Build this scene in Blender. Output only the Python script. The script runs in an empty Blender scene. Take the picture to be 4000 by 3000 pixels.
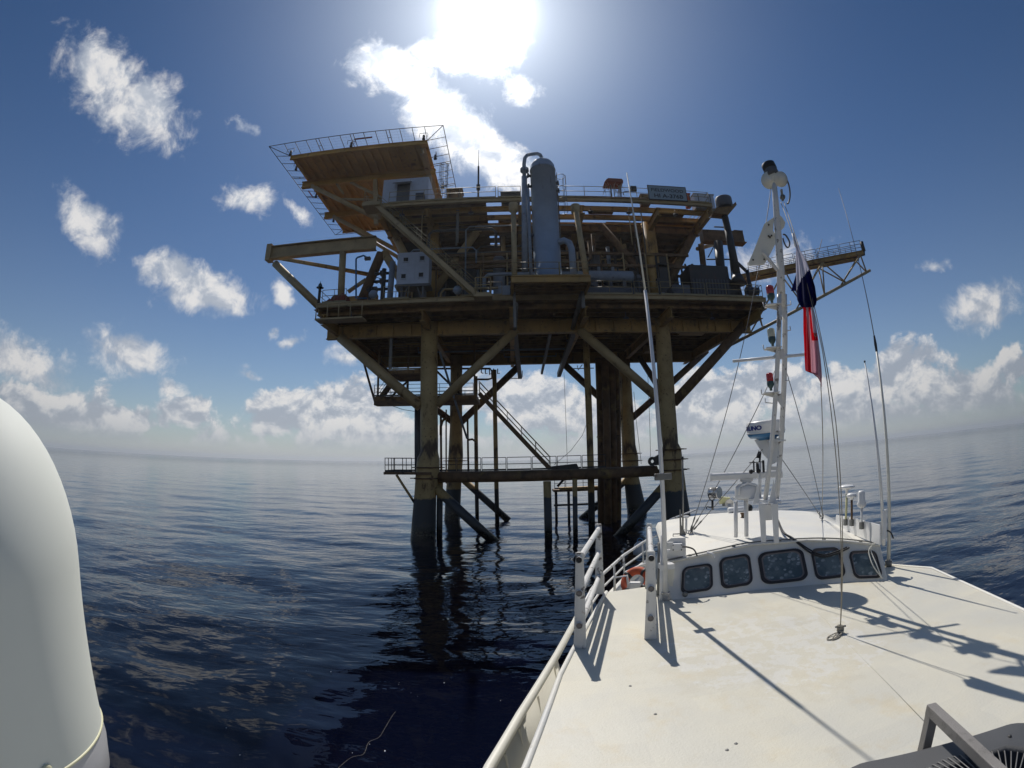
import bpy, bmesh, math, random
from mathutils import Vector, Matrix
random.seed(7)
R = math.radians
sc = bpy.context.scene
col = sc.collection

EXPOSURE = 0.0
HAZE_D = .00022
SKY_DUST = .25
SKY_GAMMA = 1.25
SKY_TINT = (.385, .565, .68, 1)
HAZE_LO, HAZE_HI = (2.0, 2.35, 2.65, 1), (4.9, 4.95, 5.0, 1)
CL_LO, CL_HI, CL_NEAR = 4.0, 6.8, 9.5
CLOUDS = [(225, 160, 110, 75, 40, 1.0), (310, 235, 120, 75, 38, 1.0), (195, 480, 95, 50, 48, .9), (370, 590, 95, 48, 10, 1.1), (440, 635, 125, 58, 14, 1.15), (600, 632, 36, 28, 60, .9), (538, 420, 58, 38, 10, .85), (518, 278, 34, 16, 50, .6), (275, 765, 105, 60, 10, 1.0), (50, 780, 110, 55, 30, 1.0), (1000, 125, 110, 50, 15, 1.2), (1090, 105, 70, 50, -20, 1.1), (840, 150, 110, 70, 30, 1.2), (930, 235, 120, 80, 50, 1.3), (1010, 290, 120, 70, 48, 1.3), (1085, 365, 90, 55, 40, 1.2), (1128, 185, 45, 36, 20, .9), (2125, 660, 95, 48, -15, .8), (632, 738, 28, 18, 0, .8), (590, 722, 15, 15, 0, .6), (1690, 560, 120, 45, -15, .45), (640, 450, 50, 18, 40, .5), (545, 808, 28, 13, 20, .6), (370, 835, 34, 24, 30, .7), (2020, 575, 26, 14, 0, .5), (750, 770, 50, 30, 30, .5)]
BANK = [(720, 880, 110, 75, 0, 1.2), (620, 900, 120, 60, 0, 1.1), (800, 910, 110, 70, 0, 1.0), (1120, 870, 130, 70, 10, 1.2), (1200, 880, 110, 60, 0, 1.1), (1580, 860, 140, 80, 0, 1.2), (1680, 840, 90, 60, 0, 1.1), (1500, 890, 120, 70, 0, 1.1), (1830, 850, 110, 60, 0, 1.1), (1950, 810, 90, 60, 0, 1.1), (2070, 845, 130, 60, 0, 1.1), (2190, 800, 50, 45, 0, 1.0), (400, 890, 80, 50, 0, 1.0), (90, 880, 160, 40, 10, .9), (240, 900, 150, 40, 0, .9), (1300, 900, 140, 50, 0, .9)]
# ---------------------------------------------------------------- camera (fisheye action camera)
EYE = Vector((0, 0, 6.2))
LF, LK, PITCH, ROLL = 1.84634493, -.00507806, 0.16047125, -0.02048963
_up = Vector((math.sin(ROLL)*math.cos(PITCH), math.cos(ROLL)*math.cos(PITCH), -math.sin(PITCH)))
_fc = Vector((0, 0, -1)); _fw = (_fc-_up*_fc.dot(_up)).normalized(); _rt = _fw.cross(_up)
ROT = Matrix((_rt, _fw, _up))
cam = bpy.data.cameras.new('camera'); camo = bpy.data.objects.new('camera', cam); col.objects.link(camo)
camo.matrix_world = Matrix.Translation(EYE) @ ROT.to_4x4()
cam.type = 'PANO'
cam.clip_start = .05; cam.clip_end = 60000
def _set(n, v):
    if hasattr(cam, n): setattr(cam, n, v)
    elif hasattr(cam, 'cycles') and hasattr(cam.cycles, n): setattr(cam.cycles, n, v)
_set('panorama_type', 'FISHEYE_LENS_POLYNOMIAL')
_set('fisheye_fov', R(179))
_set('fisheye_polynomial_k0', 0.0); _set('fisheye_polynomial_k1', -1/(10*LF)); _set('fisheye_polynomial_k2', 0.0)
_set('fisheye_polynomial_k3', -LK/1000); _set('fisheye_polynomial_k4', 0.0)
cam.sensor_width = 40; cam.sensor_height = 30
sc.camera = camo

def ray(x, y):
    u = (x-2000)/1000; v = -(y-1500)/1000
    r = math.hypot(u, v); th = r/LF+LK*r**3; s = math.sin(th)/max(r, 1e-9)
    return ROT @ Vector((u*s, v*s, -math.cos(th)))
def Y(x, y, d): q = ray(x, y); return EYE+q*(d/q.y)                       # seen point on a plane y = d
def Z(x, y, z): q = ray(x, y); return EYE+q*((z-EYE.z)/q.z)               # seen point at a height
def D(x, y, p): q = ray(x, y); return EYE+q*(math.hypot(p[0], p[1])/math.hypot(q.x, q.y))   # seen point at the distance of p
def PL(x, y, p, n): q = ray(x, y); return EYE+q*((Vector(p)-EYE).dot(n)/q.dot(n))

# ---------------------------------------------------------------- light
SUN_EL, SUN_AZ = R(53.0), R(-3.2)                                        # azimuth from +Y towards +X
sdir = Vector((math.sin(SUN_AZ)*math.cos(SUN_EL), math.cos(SUN_AZ)*math.cos(SUN_EL), math.sin(SUN_EL)))
sl = bpy.data.lights.new('sun', 'SUN'); sl.energy = 3.6; sl.angle = R(.5); sl.color = (1, .95, .88)
so = bpy.data.objects.new('sun', sl); col.objects.link(so)
so.rotation_euler = (-sdir).to_track_quat('-Z', 'Y').to_euler()
sc.view_settings.view_transform = 'Standard'; sc.view_settings.look = 'None'
sc.view_settings.exposure = EXPOSURE; sc.view_settings.gamma = 1
sc.cycles.max_bounces = 6; sc.cycles.diffuse_bounces = 3; sc.cycles.glossy_bounces = 4; sc.cycles.transmission_bounces = 4
sc.cycles.sample_clamp_indirect = 4; sc.cycles.sample_clamp_direct = 30
try: sc.cycles.use_denoising = True
except Exception: pass

class G:                                                                  # small node-graph writer
    def __init__(s, nt): s.nt = nt
    def n(s, t, **k):
        o = s.nt.nodes.new(t)
        for a, b in k.items(): setattr(o, a, b)
        return o
    def _in(s, sock, v):
        if isinstance(v, bpy.types.NodeSocket): s.nt.links.new(v, sock)
        else: sock.default_value = v
    def m(s, op, a, b=0.0, c=0.0, clamp=False):
        o = s.n('ShaderNodeMath', operation=op, use_clamp=clamp)
        s._in(o.inputs[0], a); s._in(o.inputs[1], b); s._in(o.inputs[2], c); return o.outputs[0]
    def v(s, op, a, b=(0, 0, 0), sc_=None):
        o = s.n('ShaderNodeVectorMath', operation=op); s._in(o.inputs[0], a); s._in(o.inputs[1], b)
        if sc_ is not None: s._in(o.inputs['Scale'], sc_)
        return o.outputs['Value'] if op in ('DOT_PRODUCT', 'LENGTH', 'DISTANCE') else o.outputs[0]
    def ramp(s, x, a, b, lo=0.0, hi=1.0, smooth=True):
        o = s.n('ShaderNodeMapRange', interpolation_type='SMOOTHSTEP' if smooth else 'LINEAR')
        s._in(o.inputs[0], x); s._in(o.inputs[1], a); s._in(o.inputs[2], b); s._in(o.inputs[3], lo); s._in(o.inputs[4], hi); return o.outputs[0]
    def noise(s, vec, scale=5.0, detail=4.0, rough=.5, dist=0.0, w=None):
        o = s.n('ShaderNodeTexNoise'); s._in(o.inputs['Vector'], vec)
        o.inputs['Scale'].default_value = scale; o.inputs['Detail'].default_value = detail; o.inputs['Roughness'].default_value = rough
        o.inputs['Distortion'].default_value = dist; return o.outputs[0]
    def mix(s, f, a, b, mode='MIX'):
        o = s.n('ShaderNodeMix', data_type='RGBA', blend_type=mode)
        s._in(o.inputs[0], f); s._in(o.inputs[6], a); s._in(o.inputs[7], b); return o.outputs[2]

# ---------------------------------------------------------------- sky
w = bpy.data.worlds.new('World'); sc.world = w; w.use_nodes = True
nt = w.node_tree; nt.nodes.clear(); g = G(nt)
geo = g.n('ShaderNodeTexCoord'); dirv = g.v('NORMALIZE', geo.outputs['Generated'])
sky = g.n('ShaderNodeTexSky', sky_type='NISHITA', sun_disc=False, sun_elevation=SUN_EL, sun_rotation=SUN_AZ, altitude=0.0, air_density=1.0, dust_density=SKY_DUST, ozone_density=2.0)
SKYS = .1
el = g.m('ARCSINE', g.n('ShaderNodeSeparateXYZ').outputs[2] if False else g.v('DOT_PRODUCT', dirv, (0, 0, 1)))
ca = g.v('DOT_PRODUCT', dirv, tuple(sdir)); ang = g.m('ARCCOSINE', g.m('MINIMUM', ca, .99999))
skyg = g.n('ShaderNodeGamma'); g._in(skyg.inputs[0], g.v('SCALE', sky.outputs[0], sc_=.1)); skyg.inputs[1].default_value = SKY_GAMMA
skyc = g.mix(1.0, skyg.outputs[0], tuple(10*x for x in SKY_TINT[:3])+(1,), 'MULTIPLY')
fwd = g.ramp(ca, .12, .62)                                               # forward scattering towards the sun's side
hazec = g.mix(fwd, HAZE_LO, HAZE_HI)
skyc = g.mix(g.m('MULTIPLY', g.m('POWER', 2.718, g.m('MULTIPLY', g.m('ABSOLUTE', el), -5.2)), .60), skyc, hazec)
# cumulus: named banks by direction, broken up by turbulence
wob = g.n('ShaderNodeTexNoise'); g._in(wob.inputs['Vector'], dirv); wob.inputs['Scale'].default_value = 9; wob.inputs['Detail'].default_value = 6; wob.inputs['Roughness'].default_value = .62
wv = g.v('SCALE', g.v('SUBTRACT', wob.outputs['Color'], (.5, .5, .5)), sc_=.10)
dw = g.v('ADD', dirv, wv)
def field(clouds):
    best = None
    for (cx, cy, rx, ry, rot, gain) in clouds:
        c = ray(cx*1.8083, cy*1.8083); rr = R(rot)
        ex = ray(cx*1.8083+20*math.cos(rr), cy*1.8083+20*math.sin(rr))-c; t1 = (ex-c*ex.dot(c)).normalized(); t2 = c.cross(t1).normalized()
        k = 1.8083/1850
        a = g.v('DOT_PRODUCT', dw, tuple(t1/(rx*k))); b = g.v('DOT_PRODUCT', dw, tuple(t2/(ry*k)))
        q = g.m('SUBTRACT', 1.0, g.m('SQRT', g.m('ADD', g.m('MULTIPLY', a, a), g.m('MULTIPLY', b, b))))
        q = g.m('MULTIPLY', g.m('MAXIMUM', q, -1.0), gain)
        best = q if best is None else g.m('MAXIMUM', best, q)
    return best
best = field(CLOUDS)
fine = g.noise(dirv, 15, 10, .66, .35)
d1 = g.m('ADD', best, g.m('MULTIPLY', g.m('SUBTRACT', fine, .5), 1.7))
den1 = g.m('POWER', g.ramp(d1, .0, .72), .95)
# the bank along the horizon: cauliflower towers over a hazy base
st2 = g.v('MULTIPLY', dirv, (1, 1, 1.2))
bn = g.noise(st2, 13, 10, .62, .25); bb = g.noise(g.v('MULTIPLY', dirv, (1, 1, .3)), 5.2, 2, .5)
bf = field(BANK)
topel = g.m('ADD', R(3.4), g.m('MULTIPLY', g.m('SUBTRACT', bb, .45), R(20)))
back = g.ramp(g.v('DOT_PRODUCT', dirv, (0, -1, 0)), .15, .6)                # unseen cumulus behind the lens, added and brightened to fill camera-facing sides
topel = g.m('ADD', topel, g.m('MULTIPLY', back, R(11)))
base2 = g.m('MAXIMUM', g.m('MULTIPLY', g.m('SUBTRACT', topel, el), 8.0), g.m('MULTIPLY', bf, .95))
d2 = g.m('ADD', base2, g.m('MULTIPLY', g.m('SUBTRACT', bn, .5), 2.0))
den2 = g.m('MULTIPLY', g.ramp(d2, .0, .36), g.ramp(el, R(.3), R(2.8)))
den = g.m('MAXIMUM', den1, den2)
# light: tops towards the sun, shaded bases, bright near the sun
up1 = g.noise(g.v('ADD', dirv, (0, .010, .030)), 15, 8, .60, .35)
up2 = g.noise(g.v('ADD', st2, (0, .008, .026)), 13, 10, .62, .25)
shA = g.m('ADD', .15, g.m('MULTIPLY', g.ramp(g.m('SUBTRACT', g.noise(dirv, 15, 8, .60, .35), up1), -.12, .12), .85)); shB = g.ramp(g.m('SUBTRACT', bn, up2), -.10, .12)
isb = g.ramp(g.m('SUBTRACT', den2, den1), -.1, .1)
shade = g.m('ADD', g.m('MULTIPLY', shA, g.m('SUBTRACT', 1.0, isb)), g.m('MULTIPLY', g.m('MULTIPLY', shB, g.ramp(el, R(1.0), R(5), .55, 1.0)), isb))
near = g.m('POWER', 2.718, g.m('MULTIPLY', ang, -4.2))
lum = g.m('MULTIPLY', g.m('ADD', CL_LO, g.m('MULTIPLY', shade, CL_HI-CL_LO)), g.m('ADD', .70, g.m('MULTIPLY', fwd, .38)))
lum = g.m('ADD', g.m('ADD', lum, g.m('MULTIPLY', back, 1.2)), g.m('MULTIPLY', near, CL_NEAR))
ccol = g.mix(shade, (.76, .86, 1.03, 1), (1.0, .985, .975, 1))
cloudc = g.v('SCALE', ccol, sc_=lum)
skyc = g.mix(g.m('MULTIPLY', den, .95), skyc, cloudc)
# haze in front of the far bank
skyc = g.mix(g.m('MULTIPLY', g.m('POWER', 2.718, g.m('MULTIPLY', g.m('ABSOLUTE', el), -21.0)), .80), skyc, hazec)
# bright aureole round the sun
a2 = g.m('MULTIPLY', ang, ang)
glow = g.m('ADD', g.m('MULTIPLY', g.m('POWER', 2.718, g.m('MULTIPLY', a2, -360.0)), 40.0), g.m('MULTIPLY', g.m('POWER', 2.718, g.m('MULTIPLY', ang, -7.5)), 14.0))
skyc = g.v('ADD', skyc, g.v('SCALE', (.97, .99, 1.0), sc_=glow))
bg = g.n('ShaderNodeBackground'); g._in(bg.inputs[0], skyc); bg.inputs[1].default_value = SKYS
wo = g.n('ShaderNodeOutputWorld'); nt.links.new(bg.outputs[0], wo.inputs[0])
w.cycles.sampling_method = 'MANUAL'; w.cycles.sample_map_resolution = 1024

# ---------------------------------------------------------------- materials
def mat(name, base, rough=.5, metal=0.0, var=.12, vs=2.0, spots=None, rust=None, bump=0.0, bs=30, spec=.5, coat=0.0):
    """painted or bare surface: slow tone variation, optional stain layers [(colour, scale, lo, hi, amount)]"""
    m = bpy.data.materials.new(name); m.use_nodes = True; t = m.node_tree; q = G(t); b = t.nodes['Principled BSDF']
    p = q.n('ShaderNodeNewGeometry').outputs['Position']
    nz = q.noise(p, vs, 5, .6)
    c0 = tuple(x*(1-var) for x in base)+(1,); c1 = tuple(min(1, x*(1+var)) for x in base)+(1,)
    c = q.mix(q.ramp(nz, .3, .7), c0, c1)
    rg = q.m('ADD', rough, q.m('MULTIPLY', q.m('SUBTRACT', nz, .5), .15))
    for i, (sc_, s_, lo, hi, am, st) in enumerate(spots or []):
        vv = q.v('ADD', q.v('MULTIPLY', p, st), (i*7.3, i*3.1, i*5.7))
        f = q.m('MULTIPLY', q.ramp(q.noise(vv, s_, 8, .62), lo, hi), am)
        c = q.mix(f, c, tuple(sc_)+(1,))
    q._in(b.inputs['Base Color'], c); q._in(b.inputs['Roughness'], rg)
    b.inputs['Metallic'].default_value = metal; b.inputs['Specular IOR Level'].default_value = spec
    if bump:
        bp = q.n('ShaderNodeBump'); bp.inputs['Strength'].default_value = bump; bp.inputs['Distance'].default_value = .01
        q._in(bp.inputs['Height'], q.noise(p, bs, 3, .6)); t.links.new(bp.outputs[0], b.inputs['Normal'])
    return m
one = (1, 1, 1)
RUST = (.075, .028, .012)
M = {}
M['yellow'] = mat('yellow_paint', (.47, .29, .085), .55, var=.2, vs=.5, spots=[(RUST, .55, .57, .70, .85, one), ((.05, .035, .02), 1.6, .56, .72, .8, (1, 1, .35)), (RUST, 4.0, .62, .70, .8, one)])
M['yellow2'] = mat('faded_yellow_paint', (.44, .325, .16), .55, var=.15, vs=.8, spots=[(RUST, .9, .60, .72, .8, one), ((.07, .05, .03), 2.0, .60, .74, .6, (1, 1, .3))])
M['pad'] = mat('landing_deck_bounce_paint', (.62, .34, .055), .55, var=.15, vs=.5, spots=[(RUST, .6, .60, .74, .7, one), ((.05, .035, .02), 1.6, .60, .75, .6, (1, 1, .35))])  # yellow made warmer: sunlit deck's bounce glow mixed into the paint colour
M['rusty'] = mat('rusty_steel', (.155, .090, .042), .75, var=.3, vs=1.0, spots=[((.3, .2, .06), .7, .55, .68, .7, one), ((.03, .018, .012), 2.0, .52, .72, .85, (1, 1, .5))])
M['steel'] = mat('galvanised_steel', (.20, .20, .19), .5, .3, spots=[(RUST, 3, .60, .72, .7, one)])
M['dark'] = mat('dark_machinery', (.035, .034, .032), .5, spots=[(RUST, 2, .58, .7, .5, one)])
M['deckdark'] = mat('deck_plate', (.24, .14, .05), .7, var=.25, spots=[(RUST, .7, .50, .66, .8, one), ((.03, .025, .02), 1.5, .52, .7, .7, one)])
M['grey'] = mat('blue_grey_vessel', (.29, .36, .44), .45, var=.08, vs=.8, spots=[((.10, .07, .05), 1.8, .63, .74, .5, (1, 1, .2))])
M['gpipe'] = mat('grey_pipe', (.25, .30, .36), .5, spots=[(RUST, 3, .62, .72, .6, one)])
M['greydark'] = mat('dark_grey_equipment', (.085, .09, .10), .5, spots=[(RUST, 2, .60, .72, .6, one)])
M['cab'] = mat('pale_cladding', (.52, .57, .64), .5, var=.06, spots=[((.12, .09, .06), 2.4, .62, .76, .7, (1, 1, .15))])
M['hole'] = mat('dark_opening', (.02, .02, .022), .6)
M['cover'] = mat('faded_cover', (.24, .06, .035), .8, spots=[((.1, .04, .03), 3, .5, .7, .6, one)])
M['orange'] = mat('orange_plastic', (.48, .085, .03), .7, spots=[((.1, .04, .03), 3, .5, .7, .6, one)])
M['rail'] = mat('rail_paint', (.30, .24, .12), .5, spots=[(RUST, 4, .58, .7, .8, one)])
M['red'] = mat('red_stripe', (.28, .02, .02), .6)
M['sign'] = mat('sign_board', (.27, .36, .40), .5, var=.06)
M['letter'] = mat('sign_letters', (.025, .03, .035), .6)
M['rope'] = mat('rope', (.36, .33, .27), .9, bump=.6, bs=160)
M['wire'] = mat('stay_wire', (.13, .13, .135), .45, .5)
M['net'] = mat('net_frame', (.075, .07, .075), .6)

def leg_material():
    m = bpy.data.materials.new('leg_paint'); m.use_nodes = True; t = m.node_tree; q = G(t); b = t.nodes['Principled BSDF']
    p = q.n('ShaderNodeNewGeometry').outputs['Position']
    s = q.n('ShaderNodeSeparateXYZ'); t.links.new(p, s.inputs[0])
    n1 = q.noise(p, .6, 6, .6); n2 = q.noise(q.v('MULTIPLY', p, (1, 1, .3)), 1.6, 7, .62); n3 = q.noise(p, 5, 5, .6)
    c = q.mix(q.ramp(n1, .3, .7), (.36, .24, .088, 1), (.50, .355, .15, 1))
    c = q.mix(q.m('MULTIPLY', q.ramp(n2, .56, .68), .85), c, RUST+(1,))
    c = q.mix(q.m('MULTIPLY', q.ramp(n3, .60, .68), .8), c, (.05, .02, .01, 1))
    zz = q.m('ADD', s.outputs[2], q.m('MULTIPLY', q.m('SUBTRACT', n3, .5), .5))
    ru = q.m('MULTIPLY', q.ramp(q.m('ABSOLUTE', q.m('SUBTRACT', q.m('ADD', s.outputs[2], q.m('MULTIPLY', q.m('SUBTRACT', n2, .5), 4.0)), 7.1)), .9, .1), .85)
    c = q.mix(ru, c, (.045, .02, .012, 1))
    c = q.mix(q.ramp(zz, 3.35, 3.2), c, (.055, .06, .062, 1))
    c = q.mix(q.ramp(zz, 1.3, .7), c, (.012, .012, .012, 1))
    c = q.mix(q.m('MULTIPLY', q.m('MULTIPLY', q.ramp(q.noise(p, 7, 6, .7), .50, .62), q.ramp(zz, 1.9, 1.1)), q.ramp(zz, .1, .5)), c, (.075, .075, .05, 1))   # weed and barnacles
    q._in(b.inputs['Base Color'], c); q._in(b.inputs['Roughness'], q.ramp(zz, .6, 1.4, .25, .6))
    return m
M['leg'] = leg_material()

def deck_paint(name, base, patch=1.0):
    m = bpy.data.materials.new(name); m.use_nodes = True; t = m.node_tree; q = G(t); b = t.nodes['Principled BSDF']
    p = q.n('ShaderNodeNewGeometry').outputs['Position']
    n1 = q.noise(p, .9, 6, .6, .4); n2 = q.noise(q.v('ADD', p, (9, 2, 0)), 2.6, 8, .65); n3 = q.noise(p, 9, 6, .6); n4 = q.noise(p, 60, 3, .6)
    bb = tuple(base)+(1,)
    c = q.mix(q.ramp(n1, .30, .70), tuple(x*.93 for x in base)+(1,), (base[0]*1.03, base[1]*1.0, base[2]*.93, 1))
    c = q.mix(q.m('MULTIPLY', q.ramp(n2, .54, .72), .42*patch), c, (base[0]*.93, base[1]*.80, base[2]*.58, 1))      # tea-coloured stain
    if patch > .9:
        # flaked area: old paint gone over a roughly oval patch of the roof
        dv = q.v('MULTIPLY', q.v('SUBTRACT', p, (2.15, 3.55, 4.5)), (.80, .95, 0))
        zone = q.m('SUBTRACT', 1.0, q.v('LENGTH', dv))
        fl = q.m('ADD', q.m('MULTIPLY', zone, .42), q.m('SUBTRACT', q.noise(p, 5.5, 9, .68), .50))
        c = q.mix(q.m('MULTIPLY', q.ramp(fl, .02, .12), .40), c, (base[0]*.90, base[1]*.86, base[2]*.78, 1))
        fl2 = q.m('ADD', q.m('MULTIPLY', q.m('MINIMUM', zone, .35), .42), q.m('SUBTRACT', q.noise(q.v('ADD', p, (3, 3, 3)), 6.0, 10, .70), .56))
        c = q.mix(q.m('MULTIPLY', q.ramp(fl2, .06, .12), .45), c, (.68, .68, .665, 1))
        # rectangular touch-up coats with their own tone
        br = q.n('ShaderNodeTexBrick'); q._in(br.inputs['Vector'], q.v('ADD', q.v('MULTIPLY', p, (1, 1, 0)), q.v('SCALE', (1, 1, 0), sc_=q.m('MULTIPLY', n3, .04))))
        br.inputs['Scale'].default_value = 1.1; br.inputs['Mortar Size'].default_value = 0; br.offset = .37
        br.inputs['Color1'].default_value = (.955, .955, .95, 1); br.inputs['Color2'].default_value = (1.03, 1.025, 1.0, 1)
        c = q.mix(.8, c, br.outputs[0], 'MULTIPLY')
    sp = q.m('MULTIPLY', q.ramp(n3, .70, .78), .55)
    c = q.mix(sp, c, (.22, .18, .12, 1))
    sp2 = q.m('MULTIPLY', q.ramp(q.noise(p, 22, 4, .7), .72, .78), .6); c = q.mix(sp2, c, (.25, .2, .14, 1))
    q._in(b.inputs['Base Color'], c); q._in(b.inputs['Roughness'], q.ramp(n1, .2, .8, .42, .62))
    bp = q.n('ShaderNodeBump'); bp.inputs['Strength'].default_value = .25; bp.inputs['Distance'].default_value = .006
    q._in(bp.inputs['Height'], q.m('ADD', n4, q.m('MULTIPLY', n3, 2.0))); t.links.new(bp.outputs[0], b.inputs['Normal'])
    return m
M['roofdeck'] = deck_paint('boat_deck_paint', (.635, .62, .55))
M['boatwhite'] = deck_paint('boat_white_paint', (.74, .735, .70), .5)
M['white'] = mat('white_enamel', (.76, .76, .75), .35, var=.05, spots=[((.25, .14, .07), 5, .70, .80, .5, (1, 1, .3))])
M['chipped'] = mat('chipped_white_paint', (.72, .71, .68), .45, var=.05, vs=4, spots=[((.16, .14, .12), 9, .60, .64, .85, one), ((.3, .16, .08), 14, .66, .72, .6, one)])
M['chipped2'] = mat('badly_chipped_paint', (.70, .69, .66), .5, var=.05, vs=4, spots=[((.15, .13, .115), 8, .54, .58, .9, one), ((.3, .16, .08), 14, .64, .70, .6, one)])
M['cream'] = mat('cream_plastic', (.76, .74, .65), .4, var=.05)
M['gel'] = mat('radome_gelcoat', (.71, .73, .675), .62, var=.03, vs=1.2, spec=.22, spots=[((.45, .47, .45), 3, .6, .8, .3, one), ((.2, .2, .18), 40, .76, .8, .5, one)])
M['gelb'] = mat('radome_base', (.50, .50, .52), .45, var=.05)
M['seam'] = mat('radome_seam', (.62, .60, .40), .5)
M['blue'] = mat('blue_band', (.03, .16, .34), .35)
M['navy'] = mat('navy_lettering', (.012, .03, .20), .4)
M['redlens'] = mat('red_lens', (.40, .01, .015), .12, spec=.8)
M['clearlens'] = mat('clear_lens', (.55, .55, .42), .12, spec=.8)
M['green'] = mat('green_grey_base', (.045, .085, .085), .45)
M['black'] = mat('black_rubber', (.018, .018, .02), .55)
M['gasket'] = mat('window_gasket', (.030, .027, .027), .6)
M['trim'] = mat('window_trim', (.18, .16, .155), .5)
M['acm'] = mat('condenser_paint', (.070, .072, .076), .55, var=.1, bump=.35, bs=260, spots=[((.11, .11, .11), 30, .6, .75, .5, one)])
M['acbar'] = mat('weathered_grey_bar', (.23, .215, .20), .5, var=.12, bump=.4, bs=220, spots=[((.12, .11, .1), 20, .55, .72, .6, one)])
M['wiregrille'] = mat('grille_wire', (.20, .195, .19), .45, .2)
M['fwhite'] = mat('flag_white', (.62, .60, .66), .85); M['fnavy'] = mat('flag_navy', (.018, .028, .12), .85)
M['fred'] = mat('flag_red', (.62, .02, .045), .85); M['fpink'] = mat('flag_pale_stripe', (.66, .38, .44), .85)
def cloth(name, c):
    m = bpy.data.materials.new(name); m.use_nodes = True; t = m.node_tree; b = t.nodes['Principled BSDF']; b.inputs['Base Color'].default_value = tuple(c)+(1,); b.inputs['Roughness'].default_value = .9
    tr = t.nodes.new('ShaderNodeBsdfTranslucent'); tr.inputs[0].default_value = tuple(c)+(1,); mx = t.nodes.new('ShaderNodeMixShader'); mx.inputs[0].default_value = .72
    t.links.new(b.outputs[0], mx.inputs[1]); t.links.new(tr.outputs[0], mx.inputs[2]); t.links.new(mx.outputs[0], t.nodes['Material Output'].inputs[0]); return m
M['fwhite'] = cloth('flag_white', (.75, .75, .82)); M['fnavy'] = cloth('flag_navy', (.02, .03, .16)); M['fred'] = cloth('flag_red', (.78, .04, .08)); M['fpink'] = cloth('flag_pale_stripe', (.80, .58, .64))
M['glassv'] = mat('lamp_glass', (.3, .3, .3), .1)
M['chrome'] = mat('dull_chrome', (.45, .45, .45), .25, .8)
M['straw'] = mat('yellowed_plastic', (.62, .60, .32), .5)

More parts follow.
